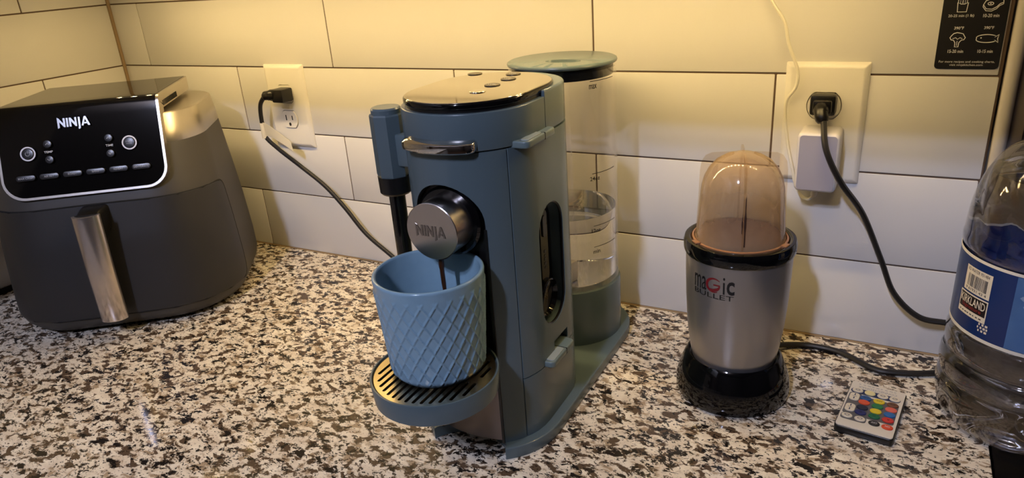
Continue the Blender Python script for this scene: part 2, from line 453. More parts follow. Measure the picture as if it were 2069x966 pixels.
def led_strip(name, label, pts):
    (x0, y0), (x1, y1) = pts
    t = thing(name, label, 'light strip', ((x0 + x1) / 2, (y0 + y1) / 2, LED_Z))
    ax = abs(x1 - x0) > abs(y1 - y0)
    G('tape', box(x0, x1, y0 - .5, y0 + .5, LED_Z + .04, LED_Z + .4), WHITEPLAS, t, None)
    n = int(max(abs(x1 - x0), abs(y1 - y0)) / 3.3); parts = []
    for k in range(n):
        f = (k + 0.5) / n; x, y = x0 + (x1 - x0) * f, y0 + (y1 - y0) * f
        parts.append(box(x - .3, x + .3, y - .3, y + .3, LED_Z, LED_Z + 0.05))
    d = G('diodes', join(*parts), mat('led_glow', (255, 230, 190), emit=(LED_COL, LED_POWER)), t, None); d['kind'] = 'stuff'
led_strip('led_strip', 'warm white light strip under the back wall cabinet', [(14, LED_Y), (123, LED_Y)])

lf = thing('ceiling_light', 'cool white ceiling light fixture behind the viewer', 'ceiling light', (104, -177, 147))
G('canopy', box(98, 110, -200, -156, 149.5, 152, 0.5), SILVER, lf, 40)
for k, (bx, by, bz) in enumerate(BULBS):
    s = G('socket', lathe([(2, bz + 3), (2.4, 150)], 20, bx, by), SILVER, lf)
    prof = [(0.01, bz - 3.4)] + [(3.4 * math.sin(PI * i / 10), bz - 3.4 * math.cos(PI * i / 10)) for i in range(1, 10)] + [(0.01, bz + 3.4)]
    G('bulb', lathe(prof, 20, bx, by), mat('bulb_glow', (240, 240, 255), emit=(BULB_COL, BULB_POWER)), lf)

# ================================================================== AIR FRYER
fr = thing('air_fryer', 'charcoal basket air fryer with black glossy control panel in the corner', 'air fryer', (21.66, -19.12, 0), math.radians(38))
SECS = [(0.35, 13.4, -12.9, 11.2, 8.2), (0.8, 14.5, -13.9, 12.0, 8.5), (1.6, 15.1, -14.4, 12.4, 8.6), (2.8, 15.35, -14.55, 12.6, 8.6),
        (6, 15.3, -14.3, 12.6, 8.5), (12, 14.95, -13.7, 12.2, 8.2), (17.6, 14.45, -13.0, 11.6, 7.8), (19, 14.3, -12.6, 11.5, 7.7), (24.4, 13.75, -10.8, 10.9, 7.2), (28.4, 13.3, -9.4, 10.4, 6.8)]
def fsec(z):
    for i in range(len(SECS) - 1):
        if SECS[i][0] <= z <= SECS[i + 1][0]:
            t = (z - SECS[i][0]) / (SECS[i + 1][0] - SECS[i][0]); return [a + (b - a) * t for a, b in zip(SECS[i][1:], SECS[i + 1][1:])]
    return SECS[-1][1:] if z > SECS[-1][0] else SECS[0][1:]
def fring(z, d=0.0, n=10):
    hw, f, b, r = fsec(z)
    P = rrect(-hw, hw, f, b, r, n)
    # a gently bowed front
    bow = 0.55 * min(1, max(0.0, (19 - z) / 6))
    P = [(x, y - (bow * (1 - (x / hw) ** 2) if y < 0 else 0)) for x, y in P]
    return [(x, y, z) for x, y in inset(P, -d)]
zs = [0.35, 0.8, 1.6, 2.8, 6, 9, 12, 15, 17, 18, 19, 21, 24.0]
G('body', loft([fring(z) for z in zs]), CHARCOAL, fr, 40, True)
for sx in (-1, 1):
    for sy in (-8, 7): G('foot', lathe([(1.2, 0), (1.3, 0.2), (1.3, 0.6)], 16, sx * 8, sy), BLACKRUB, fr, 40, True)
bz = [(24.0, 0), (24.1, 0.05), (26, 0.05), (27.4, 0.0), (27.66, -0.05), (27.78, -0.25)]
G('shoulder_band', loft([fring(z, d) for z, d in bz]), SILVER, fr, 32, True)
# drawer front: a patch of the body surface, wrapped round both front corners
def fpoint(u, z, d):
    """u = signed arc length from the front centre"""
    hw, f, b, r = fsec(z); s = abs(u); st = hw - r; sg = 1 if u >= 0 else -1
    if s <= st: x, y, nx, ny = s, f, 0, -1
    elif s <= st + r * PI / 2:
        a = (s - st) / r; x, y = st + r * math.sin(a), f + r - r * math.cos(a); nx, ny = math.sin(a), -math.cos(a)
    else: x, y, nx, ny = hw, f + r + (s - st - r * PI / 2), 1, 0
    y2 = y - 0.55 * min(1, max(0.0, (19 - z) / 6)) * (1 - (x / hw) ** 2)
    return (sg * (x + nx * d), y2 + ny * d, z)
def drawer_patch(d):
    z0, z1, R = 2.5, 17.3, 1.6; rows = []
    nz = 26
    for i in range(nz + 1):
        t = i / nz; t = 0.5 - 0.5 * math.cos(PI * t); z = z0 + (z1 - z0) * t
        hw, f, b, r = fsec(z); ue = (hw - r) + r * PI / 2 * 1.02
        for dd in (z - z0, z1 - z):
            if dd < R: ue = min(ue, (hw - r) + r * PI / 2 * 1.02 - R + math.sqrt(max(0, R * R - (R - dd) ** 2)))
        rows.append([fpoint(ue * (2 * k / 40 - 1), z + 0.35 * (1 - (2 * k / 40 - 1) ** 2) * (t), d) for k in range(41)])
    return rows
ra, rb = drawer_patch(0.16), drawer_patch(-0.4)
V = [p for r in ra for p in r]; n1 = len(V); V += [p for r in rb for p in r]; F = []
nr = len(ra)
for i in range(nr - 1):
    for k in range(40):
        a = i * 41 + k; F.append((a, a + 1, a + 42, a + 41)); F.append((a + n1, a + 41 + n1, a + 42 + n1, a + 1 + n1))
bd = [k for k in range(41)] + [i * 41 + 40 for i in range(1, nr)] + [(nr - 1) * 41 + k for k in range(39, -1, -1)] + [i * 41 for i in range(nr - 2, 0, -1)]
for i in range(len(bd)): a, b = bd[i], bd[(i + 1) % len(bd)]; F.append((a, a + n1, b + n1, b))
dr = G('drawer', (V, F), mat('drawer_plastic', (41, 40, 40), rough=0.48, bump=(900, 0.1)), fr, 40, True)
# dark seam round the drawer
def seam_pts():
    rows = drawer_patch(0.07); P = rows[0][::4] + [r[-1] for r in rows[1:]] + rows[-1][::-4] + [r[0] for r in rows[-2:0:-1]]
    return P
G('seam', tube(seam_pts() + [seam_pts()[0]], 0.14, 6, 0), SEAM, dr, 40, True)
# handle: satin bar with a black bracket
hb = []
for z, y, s in ((2.9, -17.0, 1.0), (3.0, -17.05, 1.0), (10, -17.0, 1.0), (16.9, -16.6, 1.0), (17.3, -16.55, 1.0)):
    P = []
    for k in range(25):
        a = PI + PI * k / 24; P.append((0.35 + 1.7 * math.cos(a), y + 1.2 * math.sin(a) * s, z + (0.0)))
    for k in range(25):
        a = 2 * PI - PI * k / 24; P.append((0.35 + 1.42 * math.cos(a), y + 0.25 + 0.95 * math.sin(a) * s, z))
    hb.append(P)
hv, hf = loft(hb)
hd = G('handle', (hv, hf), mat('handle_satin', (214, 204, 198), rough=.22, metal=.92, aniso=.4, bump=(300, .05, (1, 1, .03))), dr, 40, True)
def hcore(z, y): return [(0.35 + 1.4 * math.cos(2 * PI * k / 24), y + 0.3 + (0.95 if math.sin(2 * PI * k / 24) < 0 else 0.5) * math.sin(2 * PI * k / 24), z) for k in range(24)]
G('grip_core', loft([hcore(3.1, -17.0), hcore(10, -16.95), hcore(16.9, -16.6), hcore(17.25, -16.5)]), BLACKSATIN, hd, 40, True)
br = []
for y, zt, zb, hw in ((-12.9, 17.6, 13.6, 1.75), (-14.4, 17.55, 14.4, 1.6), (-15.6, 17.4, 13.2, 1.5), (-16.6, 17.15, 12.2, 1.45)):
    br.append([(0.35 + x, y, z) for x, z in rrect(-hw, hw, zb, zt, 0.5, 4)])
G('bracket', loft(br), BLACKSATIN, hd, 40, True)
# console: silver frame that carries the glossy panel, bent over the top
PT, PB = Vector((0, -9.4, 30.0)), Vector((0, -13.4, 19.2)); PD = (PB - PT).normalized(); PN = Vector((0, PD.z, -PD.y)); PN = PN if PN.y < 0 else -PN
def console_prof(d):
    pts = []
    for y in (8.9, 7.5, 6, 4, 2, 0, -3, -6): pts.append(Vector((0, y, 30.25)))
    pts[0].z = 30.1
    c0 = Vector((0, -8.3, 30.25)); R_ = 1.1
    a1 = math.atan2(PN.z, PN.y)  # panel normal angle in (y,z)
    cen = Vector((0, -8.25, 30.25 - R_))
    for k in range(9):
        a = PI / 2 + (a1 - PI / 2) * k / 8; pts.append(cen + Vector((0, R_ * math.cos(a), R_ * math.sin(a))))
    st = pts[-1]; L = (PB - st).dot(PD)
    for t in (0.1, 0.3, 0.5, 0.7, 0.78, 0.84, 0.89, 0.93, 0.96, 0.98, 0.993, 1.0): pts.append(st + PD * (L * t))
    out = []
    for i, q in enumerate(pts):
        t = (pts[min(i + 1, len(pts) - 1)] - pts[max(i - 1, 0)]).normalized(); nn = Vector((0, t.z, -t.y))
        if nn.dot(Vector((0, -.5, 1))) < 0: nn = -nn
        out.append(q + nn * d)
    return out
def sheet(hwmax, ins, d_out, d_in, Rb, Rt):
    o, i_ = console_prof(d_out), console_prof(d_in)
    ln = [0]
    for k in range(1, len(o)): ln.append(ln[-1] + (o[k] - o[k - 1]).length)
    tot = ln[-1]
    def hw(s):
        h = hwmax - 0.25 * max(0, 1 - s / 18)
        for dd, R in ((s - ins, Rt), (tot - ins - s, Rb)):
            if dd < R: h = min(h, hwmax - R + math.sqrt(max(0.0, R * R - (R - max(0, dd)) ** 2)))
        return h
    rows = [k for k in range(len(o)) if ins <= ln[k] + 1e-6 and ln[k] <= tot - ins + 1e-6]
    def at(pr, s):
        for k in range(1, len(ln)):
            if s <= ln[k] + 1e-9: t = (s - ln[k - 1]) / max(1e-9, ln[k] - ln[k - 1]); return pr[k - 1].lerp(pr[k], t)
        return pr[-1]
    ss = sorted(set([ins + 0.0005, tot - ins - 0.0005] + [ln[k] for k in rows] + [ins + Rt * (1 - math.cos(a)) for a in (0.3, 0.6, 0.9, 1.2)] + [tot - ins - Rb * (1 - math.cos(a)) for a in (0.2, 0.4, 0.6, 0.8, 1.0, 1.25, 1.5)]))
    secs = []
    for s in ss:
        a, b, h = at(o, s), at(i_, s), hw(s); N = 10
        secs.append([(h * (2 * k / N - 1), a.y, a.z) for k in range(N + 1)] + [(h * (1 - 2 * k / N), b.y, b.z) for k in range(N + 1)])
    return loft(secs)
G('console', sheet(10.05, 0.0, 0.0, -1.9, 2.7, 2.2), SILVER, fr, 45, True)
cp = G('control_panel', sheet(9.72, 0.33, 0.07, -0.25, 2.45, 1.9), BLACKGLOSS, fr, 45, True)
def pan(VF, h=0.09): return on_plane(PT, (1, 0, 0), -PD, VF, h)
def shift(VF, x, t): return [(a + x, b - t, c) for a, b, c in VF[0]], VF[1]
BTN = mat('button_black', (34, 34, 36), rough=0.3)
G('logo', pan(thick(shift(NINJA(3.9, 1.15), -0.35, 2.15), 0.05)), mat('logo_silver', (190, 190, 192), rough=0.25, metal=0.8), cp, None, True)
ringm = mat('ring_print', (225, 225, 232), rough=0.4)
def pbtn(kind, x, t, s=None, sw=None):
    if kind == 'pill':
        P = rrect(-1.15, 1.15, -.36, .36, .35, 6); b = G('button', pan(prism(P, 0, 0.1, 0.05), 0.08) if False else pan(shift(prism(P, 0, 0.1, 0.05), x, t), 0.08), BTN, cp, 40, True)
        G('lettering', pan(shift(text(s, sw, 0.27, bold=0.01), x, t), 0.19), GREYPRINT, b, None, True)
    else:
        r = {'power': .68, 'start': .68}.get(kind, 0.5)
        b = G('button', pan(shift(prism(circ(r, 28), 0, 0.1, 0.05), x, t), 0.08), BTN, cp, 40, True)
        if kind in ('power', 'start'):
            A = circ(.92, 40); B = circ(.74, 40); V = [(a, c, 0.03) for a, c in A] + [(a, c, 0.03) for a, c in B]
            G('ring', pan(shift((V, [(k, (k + 1) % 40, 40 + (k + 1) % 40, 40 + k) for k in range(40)]), x, t), 0.08), ringm, b, None, True)
        if kind == 'power':
            arc = [(.27 * math.sin(a), .27 * math.cos(a)) for a in [0.7 + (2 * PI - 1.4) * k / 16 for k in range(17)]]
            G('power_symbol', pan(shift(join(ribbon(arc, .07), ribbon([(0, .08), (0, .36)], .07)), x, t), 0.19), GREYPRINT, b, None, True)
        if kind == 'start':
            G('lettering', pan(shift(join(text('START', .85, .2, (0, .14), .01), text('PAUSE', .7, .15, (0, -.14))), x, t), 0.19), GREYPRINT, b, None, True)
        if kind in ('up', 'down'):
            q = 1 if kind == 'up' else -1
            G('arrow', pan(shift(ribbon([(-.22, -.1 * q), (0, .1 * q), (.22, -.1 * q)], .09), x, t), 0.19), GREYPRINT, b, None, True)
pbtn('power', -6.3, 5.65); pbtn('start', 5.95, 5.5)
for k, x in ((-3.85, 0), (3.5, 0)): pbtn('up', k, 4.65); pbtn('down', k, 6.65)
G('lettering', pan(shift(text('TEMP', 1.05, .27, bold=.01), -3.85, 5.65), 0.1), WHITEPRINT, cp, None, True)
G('lettering', pan(shift(text('TIME', .9, .27, bold=.01), 3.5, 5.6), 0.1), WHITEPRINT, cp, None, True)
for k, (s, sw) in enumerate((('MAX CRISP', 1.75), ('AIR FRY', 1.2), ('ROAST', 1.05), ('BAKE', .85), ('REHEAT', 1.15), ('DEHYDRATE', 1.85))):
    pbtn('pill', -6.95 + 2.79 * k, 8.72, s, sw)
for k in range(12):   # vent slits in the side of the console
    y = -7.4 + k * 0.62; hx = 10.05 - 0.02
    G('vent_slit', box(hx - .12, hx + 0.02, y, y + .3, 28.55, 29.25), SEAM, fr, None, True)

# ================================================================== COFFEE MAKER
CX = 88.1
cm = thing('coffee_maker', 'slate grey single serve coffee maker brewing into the blue mug', 'coffee maker', (CX, -19, 0))
def stad(r, yf, yb, cx=CX, n=20):
    P = []
    for k in range(n + 1): a = PI * k / n; P.append((cx + r * math.cos(a), yb - r + r * math.sin(a)))
    for k in range(n + 1): a = PI + PI * k / n; P.append((cx + r * math.cos(a), yf + r + r * math.sin(a)))
    return P
def clip(P, y, keep):   # keep = +1 keeps points with y above
    out = []
    for i in range(len(P)):
        a, b = P[i], P[(i + 1) % len(P)]
        ia, ib = (a[1] - y) * keep >= 0, (b[1] - y) * keep >= 0
        if ia: out.append(a)
        if ia != ib: t = (y - a[1]) / (b[1] - a[1]); out.append((a[0] + (b[0] - a[0]) * t, y))
    return out
# base plate with the arched notch at the front
bo = clip(stad(7.0, -35.2, -1.5), -34.0, 1)
notch = prism([(CX + 4.1 * math.cos(2 * PI * k / 40), -34.6 + 3.2 * math.sin(2 * PI * k / 40)) for k in range(40)], -1, 4)
G('base_plate', boolean(prism(bo, 0.0, 1.25, 0.12), [notch]), SLATE, cm)
# body: stadium column with an arched channel in front and a pill-shaped recess at the side
arch = [(-3.45, -1), (3.45, -1)] + [(3.45 * math.cos(PI * k / 20), 23.4 + 3.6 * math.sin(PI * k / 20)) for k in range(21)]
chan = ([(CX + x, y, z) for y in (-45, -32.35) for x, z in arch], None)
nA = len(arch)
chan = (chan[0], [tuple(range(nA)), tuple(range(2 * nA - 1, nA - 1, -1))] + [(k, k + nA, (k + 1) % nA + nA, (k + 1) % nA) for k in range(nA)])
def pill_yz(y0, y1, z0, z1, xa, xb, n=12):
    r = (y1 - y0) / 2; yc = (y0 + y1) / 2
    P = [(yc + r * math.cos(PI * k / n), z1 - r + r * math.sin(PI * k / n)) for k in range(n + 1)] + [(yc + r * math.cos(PI + PI * k / n), z0 + r + r * math.sin(PI + PI * k / n)) for k in range(n + 1)]
    m = len(P)
    return [(x, y, z) for x in (xa, xb) for y, z in P], [tuple(range(m)), tuple(range(2 * m - 1, m - 1, -1))] + [(k, k + m, (k + 1) % m + m, (k + 1) % m) for k in range(m)]
cuts = [chan, pill_yz(-28.35, -23.3, 11.1, 23.3, 92.6, 97)]
cuts += [box(92.9, 95, -31.45, -31.33, 1.3, 29.8), box(CX - 7, 83.3, -31.45, -31.33, 1.3, 29.8)]
cuts += [box(93.0, 95, -31.4, -16, 7.6, 7.71), box(93.4, 95, -26.4, -23.3, 8.1, 9.2)]
G('body', boolean(prism(stad(6.0, -34.2, -17.0), 1.25, 29.65), cuts), SLATE, cm, 30)
G('channel_lining', moved(join(box(-3.43, 3.43, -32.5, -32.3, 9.2, 23.4), prism([(x, z) for x, z in arch[2:]], 0, 0)) if False else join(box(CX - 3.43, CX + 3.43, -32.6, -32.3, 9.2, 23.4), ([(CX + 3.43 * math.cos(PI * k / 20), y, 23.4 + 3.55 * math.sin(PI * k / 20)) for y in (-32.3, -32.6) for k in range(21)], [tuple(range(21)), tuple(range(41, 20, -1))] + [(k, k + 1, k + 22, k + 21) for k in range(20)])), lambda x, y, z: (x, y - 0.04, z)), BLACKSATIN, cm)
cpnl = [(CX + x, -32.55 - 0.55 * (1 - (x / 3.4) ** 2), 0) for x in [3.3 * (2 * k / 16 - 1) for k in range(17)]]
G('channel_plate', loft([[(x, y, z) for x, y, _ in cpnl] + [(x, -32.3, z) for x, y, _ in reversed(cpnl)] for z in (1.1, 9.2)]), mat('dark_steel', (118, 108, 100), rough=.35, metal=1.0), cm)
for s in (-1, 1): G('channel_edge', box(CX + s * 3.42 - .12, CX + s * 3.42 + .12, -33.2, -32.3, 1.2, 23.0), BLACKSATIN, cm)
G('recess_lining', pill_yz(-28.3, -23.35, 11.15, 23.25, 92.5, 92.75), BLACKSATIN, cm)
# bezel of the recess
rb_ = [(-25.825 + 2.52 * math.cos(a), (23.3 - 2.52 if a < PI else 11.1 + 2.52) + 2.52 * math.sin(a)) for a in [2 * PI * k / 40 for k in range(40)]]
G('recess_bezel', tube([(93.7 + (0.2 if y > -27.5 else -0.05), y, z) for y, z in rb_ + rb_[:1]], 0.14, 6, 0), BLACKSATIN, cm)
# scoop kept in the recess
scoop = thing('coffee_scoop', 'black plastic coffee scoop stored in the side of the coffee maker', 'scoop', (93.2, -25.8, 12))
sh = [(-25.8 + y, z) for y, z in rrect(-.75, .75, 15.2, 22.4, .7, 5)]
m_ = len(sh)
hs = G('handle', ([(x, y, z) for x in (92.8, 93.3) for y, z in sh], [tuple(range(m_)), tuple(range(2 * m_ - 1, m_ - 1, -1))] + [(k, k + m_, (k + 1) % m_ + m_, (k + 1) % m_) for k in range(m_)]), BLACKGLOSS, scoop)
ph = [(-25.8 + y, z) for y, z in rrect(-.35, .35, 19.8, 21.9, .34, 5)]; m_ = len(ph)
G('hang_slot', ([(x, y, z) for x in (93.3, 93.42) for y, z in ph], [tuple(range(m_)), tuple(range(2 * m_ - 1, m_ - 1, -1))] + [(k, k + m_, (k + 1) % m_ + m_, (k + 1) % m_) for k in range(m_)]), mat('slot_black', (38, 37, 36), rough=0.25), hs)
dm = dashes(2.0, .3, 5); G('embossing', ([(93.33, -25.8 + y2, 17.6 + x2) for x2, y2, z2 in dm[0]], dm[1]), mat('faint_print', (40, 39, 38), rough=.4), hs, None)
bw = [(0.05, 92.78), (1.2, 92.8), (1.75, 93.0), (1.85, 93.55), (1.72, 93.6), (1.55, 93.2), (1.0, 93.05), (0.05, 93.0)]
G('bowl', loft([[(x, -25.8 + r * math.cos(2 * PI * k / 28), 13.6 + r * math.sin(2 * PI * k / 28)) for k in range(28)] for r, x in bw]), BLACKGLOSS, scoop)
# head: lifting front lid, rear housing, mirror top panel
head = clip(stad(6.0, -34.2, -17.0), -25.95, -1); rear = clip(stad(6.0, -34.2, -17.0), -25.85, 1)
lid = G('head_lid', prism(head, 29.75, 32.85, 0.1), SLATE, cm)
G('rear_housing', prism(rear, 29.72, 33.35, 0.22), SLATE, cm)
G('lid_rim', prism(clip(stad(5.6, -33.8, -17.4), -25.9, -1), 32.8, 33.12), BLACKSATIN, lid)
pt = stad(5.72, -33.95, -18.9)
tp_ = G('top_panel', prism(pt, 33.1, 33.62, 0.14), BLACKGLOSS, cm)
G('mirror_face', prism(inset(pt, 0.12), 33.6, 33.68, 0.05), mat('mirror_panel', (214, 206, 190), rough=0.07, metal=1.0), tp_)
for k, (bx, by) in enumerate(((89.3, -28.8), (89.1, -25.9), (89.1, -22.9), (88.3, -20.4), (84.2, -20.6))):
    b = G('button', prism(circ(.72, 28, bx, by), 33.66, 33.76, 0.04), CHROME if k == 0 else mat('button_bronze', (92, 82, 62), rough=0.25, metal=.6), tp_)
    if k in (1, 2, 3): G('marking', ([(bx + a, by + c, 33.775) for a, c, _ in dashes(.8, .12, 4)[0]], dashes(.8, .12, 4)[1]), WHITEPRINT, b, None)
# chrome lift tab at the front of the lid
secs = []
for k in range(25):
    f = k / 24; a = math.radians(-124 + 68 * f); e = min(1.0, min(f, 1 - f) / 0.16); ro = 5.9 + 1.15 * math.sqrt(max(0.02, 1 - (1 - e) ** 2))
    P = []
    for rr, zz in ((5.7, 29.9), (ro - .22, 29.82), (ro - .05, 29.95), (ro, 30.25), (ro - .05, 30.55), (ro - .3, 30.72), (5.7, 30.8)):
        P.append((CX + rr * math.cos(a), -28.2 + rr * math.sin(a), zz))
    secs.append(P)
G('lift_tab', loft(secs), CHROME, lid)
def side_tab(name, y0, y1, z, xo):
    P = rrect(92.6, xo, y0, y1, (.5, 0, 0, .5), 5)
    t = G(name, prism(P, z, z + .62, 0.14), SLATE_TRIM, cm)
    G('grip', prism(rrect(93.9, xo - .18, y0 + .35, (y0 + y1) / 2 + .4, .3, 4), z + .58, z + .7, 0.05), mat('trim_gloss', (150, 160, 158), rough=.15), t)
    ym = (y0 + y1) / 2 + .5
    G('joint', box(92.6, xo + .02, ym, ym + .08, z + .02, z + .64), SEAM, t, None)
    return t
side_tab('lid_latch', -30.9, -25.4, 29.55, 94.85)
side_tab('bin_latch', -28.6, -23.6, 7.55, 95.0)
# pod holder: steel drum with the stamped face
def drum(prof, cx, cz, n=56): return loft([[(cx + r * math.cos(2 * PI * k / n), y, cz + r * math.sin(2 * PI * k / n)) for k in range(n)] for r, y in prof])
HZ = 23.5
phd = G('pod_holder', drum([(2.46, -32.0), (2.46, -35.8), (2.5, -35.85), (2.5, -35.95), (2.44, -36.0)], CX, HZ), STEEL, cm)
G('collar', drum([(3.1, -32.3), (3.1, -33.3), (2.9, -33.5), (2.6, -33.5)], CX, HZ), BLACKGLOSS, cm)
G('logo', xz(thick([(x + CX - .1, y + HZ + .05, z) for x, y, z in NINJA(2.9, .95)[0]] and ([(x + CX - .1, y + HZ + .05, z) for x, y, z in NINJA(2.9, .95)[0]], NINJA(2.9, .95)[1]), 0.05), -35.99), mat('stamped_steel', (150, 144, 140), rough=.22, metal=1.0), phd, None)
G('spout', lathe([(.9, 21.2), (.7, 20.9), (.25, 20.75)], 20, CX + .1, -35.0), BLACKSATIN, phd)
# drip tray
tray = G('drip_tray', lathe([(0.05, 9.3), (5.2, 9.3), (5.42, 9.5), (5.6, 11.35), (5.56, 11.45), (5.42, 11.45), (5.36, 11.3), (5.36, 9.8), (0.05, 9.8)], 80, CX, -37.9), SLATE, cm)
slots = []
for k in range(14):
    x = CX - 4.3 + 8.6 * k / 13; ch = math.sqrt(4.9 ** 2 - (x - CX) ** 2)
    for (ya, yb) in ((-37.9 - ch, -38.25), (-37.35, -37.9 + ch)):
        if yb - ya > .5: slots.append(prism(rrect(x - .15, x + .15, ya, yb, .14, 3), 10.5, 12))
G('grate', boolean(lathe([(0.05, 11.12), (5.33, 11.12), (5.33, 11.25), (5.28, 11.3), (0.05, 11.3)], 80, CX, -37.9), [join(*slots)]), mat('grate_steel', (206, 190, 160), rough=0.26, metal=1.0, bump=(500, .06)), tray, 30)
G('tray_hollow', lathe([(0.05, 9.82), (5.3, 9.82), (5.3, 9.9), (.05, 9.9)], 48, CX, -37.9), BLACKSATIN, tray)
G('mount', box(CX - 2.6, CX + 2.6, -33.6, -32.4, 9.3, 11.1, .1), BLACKSATIN, tray)
# milk frother arm on the left side
fo = G('frother', loft([[(80.1 + r * math.cos(2 * PI * (k + .5) / 8 + .2) , -29.8 + r * math.sin(2 * PI * (k + .5) / 8 + .2), z) for k in range(8)] for r, z in ((1.5, 25.9), (1.58, 26.2), (1.58, 31.6), (1.5, 31.75))]), SLATE, cm, 20)
G('cap', lathe([(1.38, 31.7), (1.38, 32.15), (1.25, 32.3)], 32, 80.1, -29.8), SLATE, fo)
G('collar', lathe([(1.35, 24.2), (1.52, 24.4), (1.56, 25.95)], 32, 80.1, -29.8), BLACKSATIN, fo)
G('wand', lathe([(.6, 11.9), (.74, 12.2), (.78, 24.3)], 24, 80.1, -29.8), BLACKGLOSS, fo)
G('arm', box(81.2, 83.0, -30.6, -28.6, 27, 30, .2), SLATE, fo)
# water tank
TX, TY = 88.2, -9.0
G('tank_stand', lathe([(6.0, 1.2), (6.0, 7.7), (5.92, 7.95), (5.6, 8.0)], 72, TX, TY), SLATE, cm)
CLEAR = clear_mat('clear_tank', (0.985, 0.98, 0.975), 0.03)
tank = G('water_tank', lathe([(0.05, 8.02), (5.6, 8.02), (5.82, 8.25), (5.82, 32.6), (5.62, 32.6), (5.62, 8.7), (5.4, 8.45), (0.05, 8.45)], 72, TX, TY), CLEAR, cm)
cpil = [(TX + 1.0 + (1.9 * math.cos(a) * 1.0), TY - 1.2 + 1.9 * math.sin(a)) for a in [2 * PI * k / 28 for k in range(28)]]
dome = [[(TX - 0.6 + (x - TX - 1.0) * s, TY - 1.5 + (y - TY + 1.2) * s, z) for x, y in cpil] for s, z in ((1.12, 8.5), (1.0, 14), (1.0, 24.5), (.97, 25.4), (.86, 26.2), (.6, 26.9), (.05, 27.1))]
G('tank_tube', loft(dome, cap=False), CLEAR, tank)
wp = [(0.05, 8.5), (5.35, 8.5), (5.56, 8.75), (5.56, 16.75), (5.5, 16.7), (0.05, 16.68)]
G('water', lathe(wp, 72, TX, TY), water_mat('water'), tank)
G('filter_block', box(TX - 2.2, TX + 1.6, TY - 4.2, TY - 1.5, 8.46, 11.0, .3), mat('milky_plastic', (225, 218, 206), rough=.4), tank)
MA = math.radians(-34)
for s, z, wd in (('max', 31.1, .95), ('24oz', 21.3, 1.25), ('12oz', 15.3, 1.15), ('min', 12.8, .9)):
    G('lettering', on_cyl(TX, TY, 5.82, MA, z, text(s, wd, .46, bold=.015), .02), BLACKPRINT, tank, None)
    ln = [(x, .55) for x in [-.35 + 3.6 * k / 12 for k in range(13)]]
    G('level_mark', on_cyl(TX, TY, 5.82, MA, z, ribbon(ln, .07), .02), BLACKPRINT, tank, None)
G('gasket', lathe([(5.2, 31.7), (5.5, 31.75), (5.5, 32.95), (5.2, 33.0)], 64, TX, TY), mat('gasket_black', (18, 20, 22), rough=.2), tank)
lcut = [[(TX + 0.9 + 2.1 * s * math.cos(2 * PI * k / 32), TY - 1.7 + 1.15 * s * math.sin(2 * PI * k / 32), z) for k in range(32)] for s, z in ((.35, 32.95), (.7, 33.0), (.9, 33.15), (1.0, 33.6))]
G('tank_lid', boolean(lathe([(0.05, 32.85), (5.6, 32.85), (5.9, 33.0), (5.95, 33.15), (5.9, 33.3), (5.72, 33.4), (0.05, 33.4)], 72, TX, TY), [loft(lcut)]), SLATE, tank)
# its power cord, plug and paper tag
CORD = [(35.6, -2.65, 26.65), (34.5, -2.8, 25.2), (33.9, -2.6, 22.7), (33.9, -2.5, 20.3), (36.0, -2.3, 18.3), (39.7, -2.0, 15.7), (44.0, -1.9, 12.8), (47.4, -1.9, 9.5), (50.6, -1.9, 5.8), (54.2, -1.9, 3.2), (58.0, -2.0, 1.0), (63.0, -2.6, .5), (72.0, -4.5, .45), (80.5, -7.0, .6)]
pc = G('power_cord', tube(CORD, .33, 10, 8), BLACKRUB, cm)
def prong_plug(parent, name, P0):
    return None
pl = G('plug', join(box(37.3, 39.6, -3.0, -0.66, 25.7, 27.7, .25), tube([(37.6, -2.3, 26.8), (36.4, -2.5, 26.75), (35.4, -2.7, 26.6)], [.85, .7, .45], 12, 3)), BLACKSATIN, pc)
for k in range(3): G('strain_ring', tube([(35.75 + k * .5, -2.6 + .1 * k, 26.68), (35.92 + k * .5, -2.57 + .1 * k, 26.7)], .66 + .09 * k, 12, 0), BLACKSATIN, pl)
tg = []
for t in [k / 14 for k in range(15)]:
    a = t * 1.9; x = 33.9 + 6.3 * t; y = -2.6 - 1.2 * math.sin(a * 1.2); z = 21.2 + 0.3 * math.sin(PI * t) - 2.0 * t * t + .15
    tg.append([(x, y, z + 1.15 - .5 * t), (x, y - .03, z + 1.15 - .5 * t), (x + .15, y - .03, z - 1.0 + .25 * t), (x + .15, y, z - 1.0 + .25 * t)])
G('paper_tag', join(loft(tg), lathe([(.42, 20.0), (.42, 22.4)], 14, 33.85, -2.56)), mat('tag_paper', (222, 214, 190), rough=.6), pc, 30)

# ================================================================== MUG
mug = thing('mug', 'blue mug with embossed diamond lattice on the drip tray', 'mug', (88.0, -37.1, 11.3))
MX, MY, MZ = 88.0, -37.0, 11.31
def mug_r(z):
    t = (z - MZ) / 9.2; r = 4.02 + .66 * t
    if t < .08: r -= .42 * (1 - t / .08) ** 2
    return r
NA, NZ = 320, 110; V = []; F = []
def mug_relief(a, z):
    h = z - MZ
    if h < .35 or h > 8.35: return 0.0
    u = a / (2 * PI) * 25; v = h / 1.78
    d = min(abs((u + v) - round(u + v)), abs((u - v) - round(u - v)))
    fade = min(1, (h - .35) / .25, (8.35 - h) / .25)
    return 0.11 * min(1.0, max(0.0, 1.35 * (1 - d / .1))) * fade
for j in range(NZ + 1):
    z = MZ + 9.05 * j / NZ
    for k in range(NA):
        a = 2 * PI * k / NA; r = mug_r(z) + mug_relief(a, z); V.append((MX + r * math.cos(a), MY + r * math.sin(a), z))
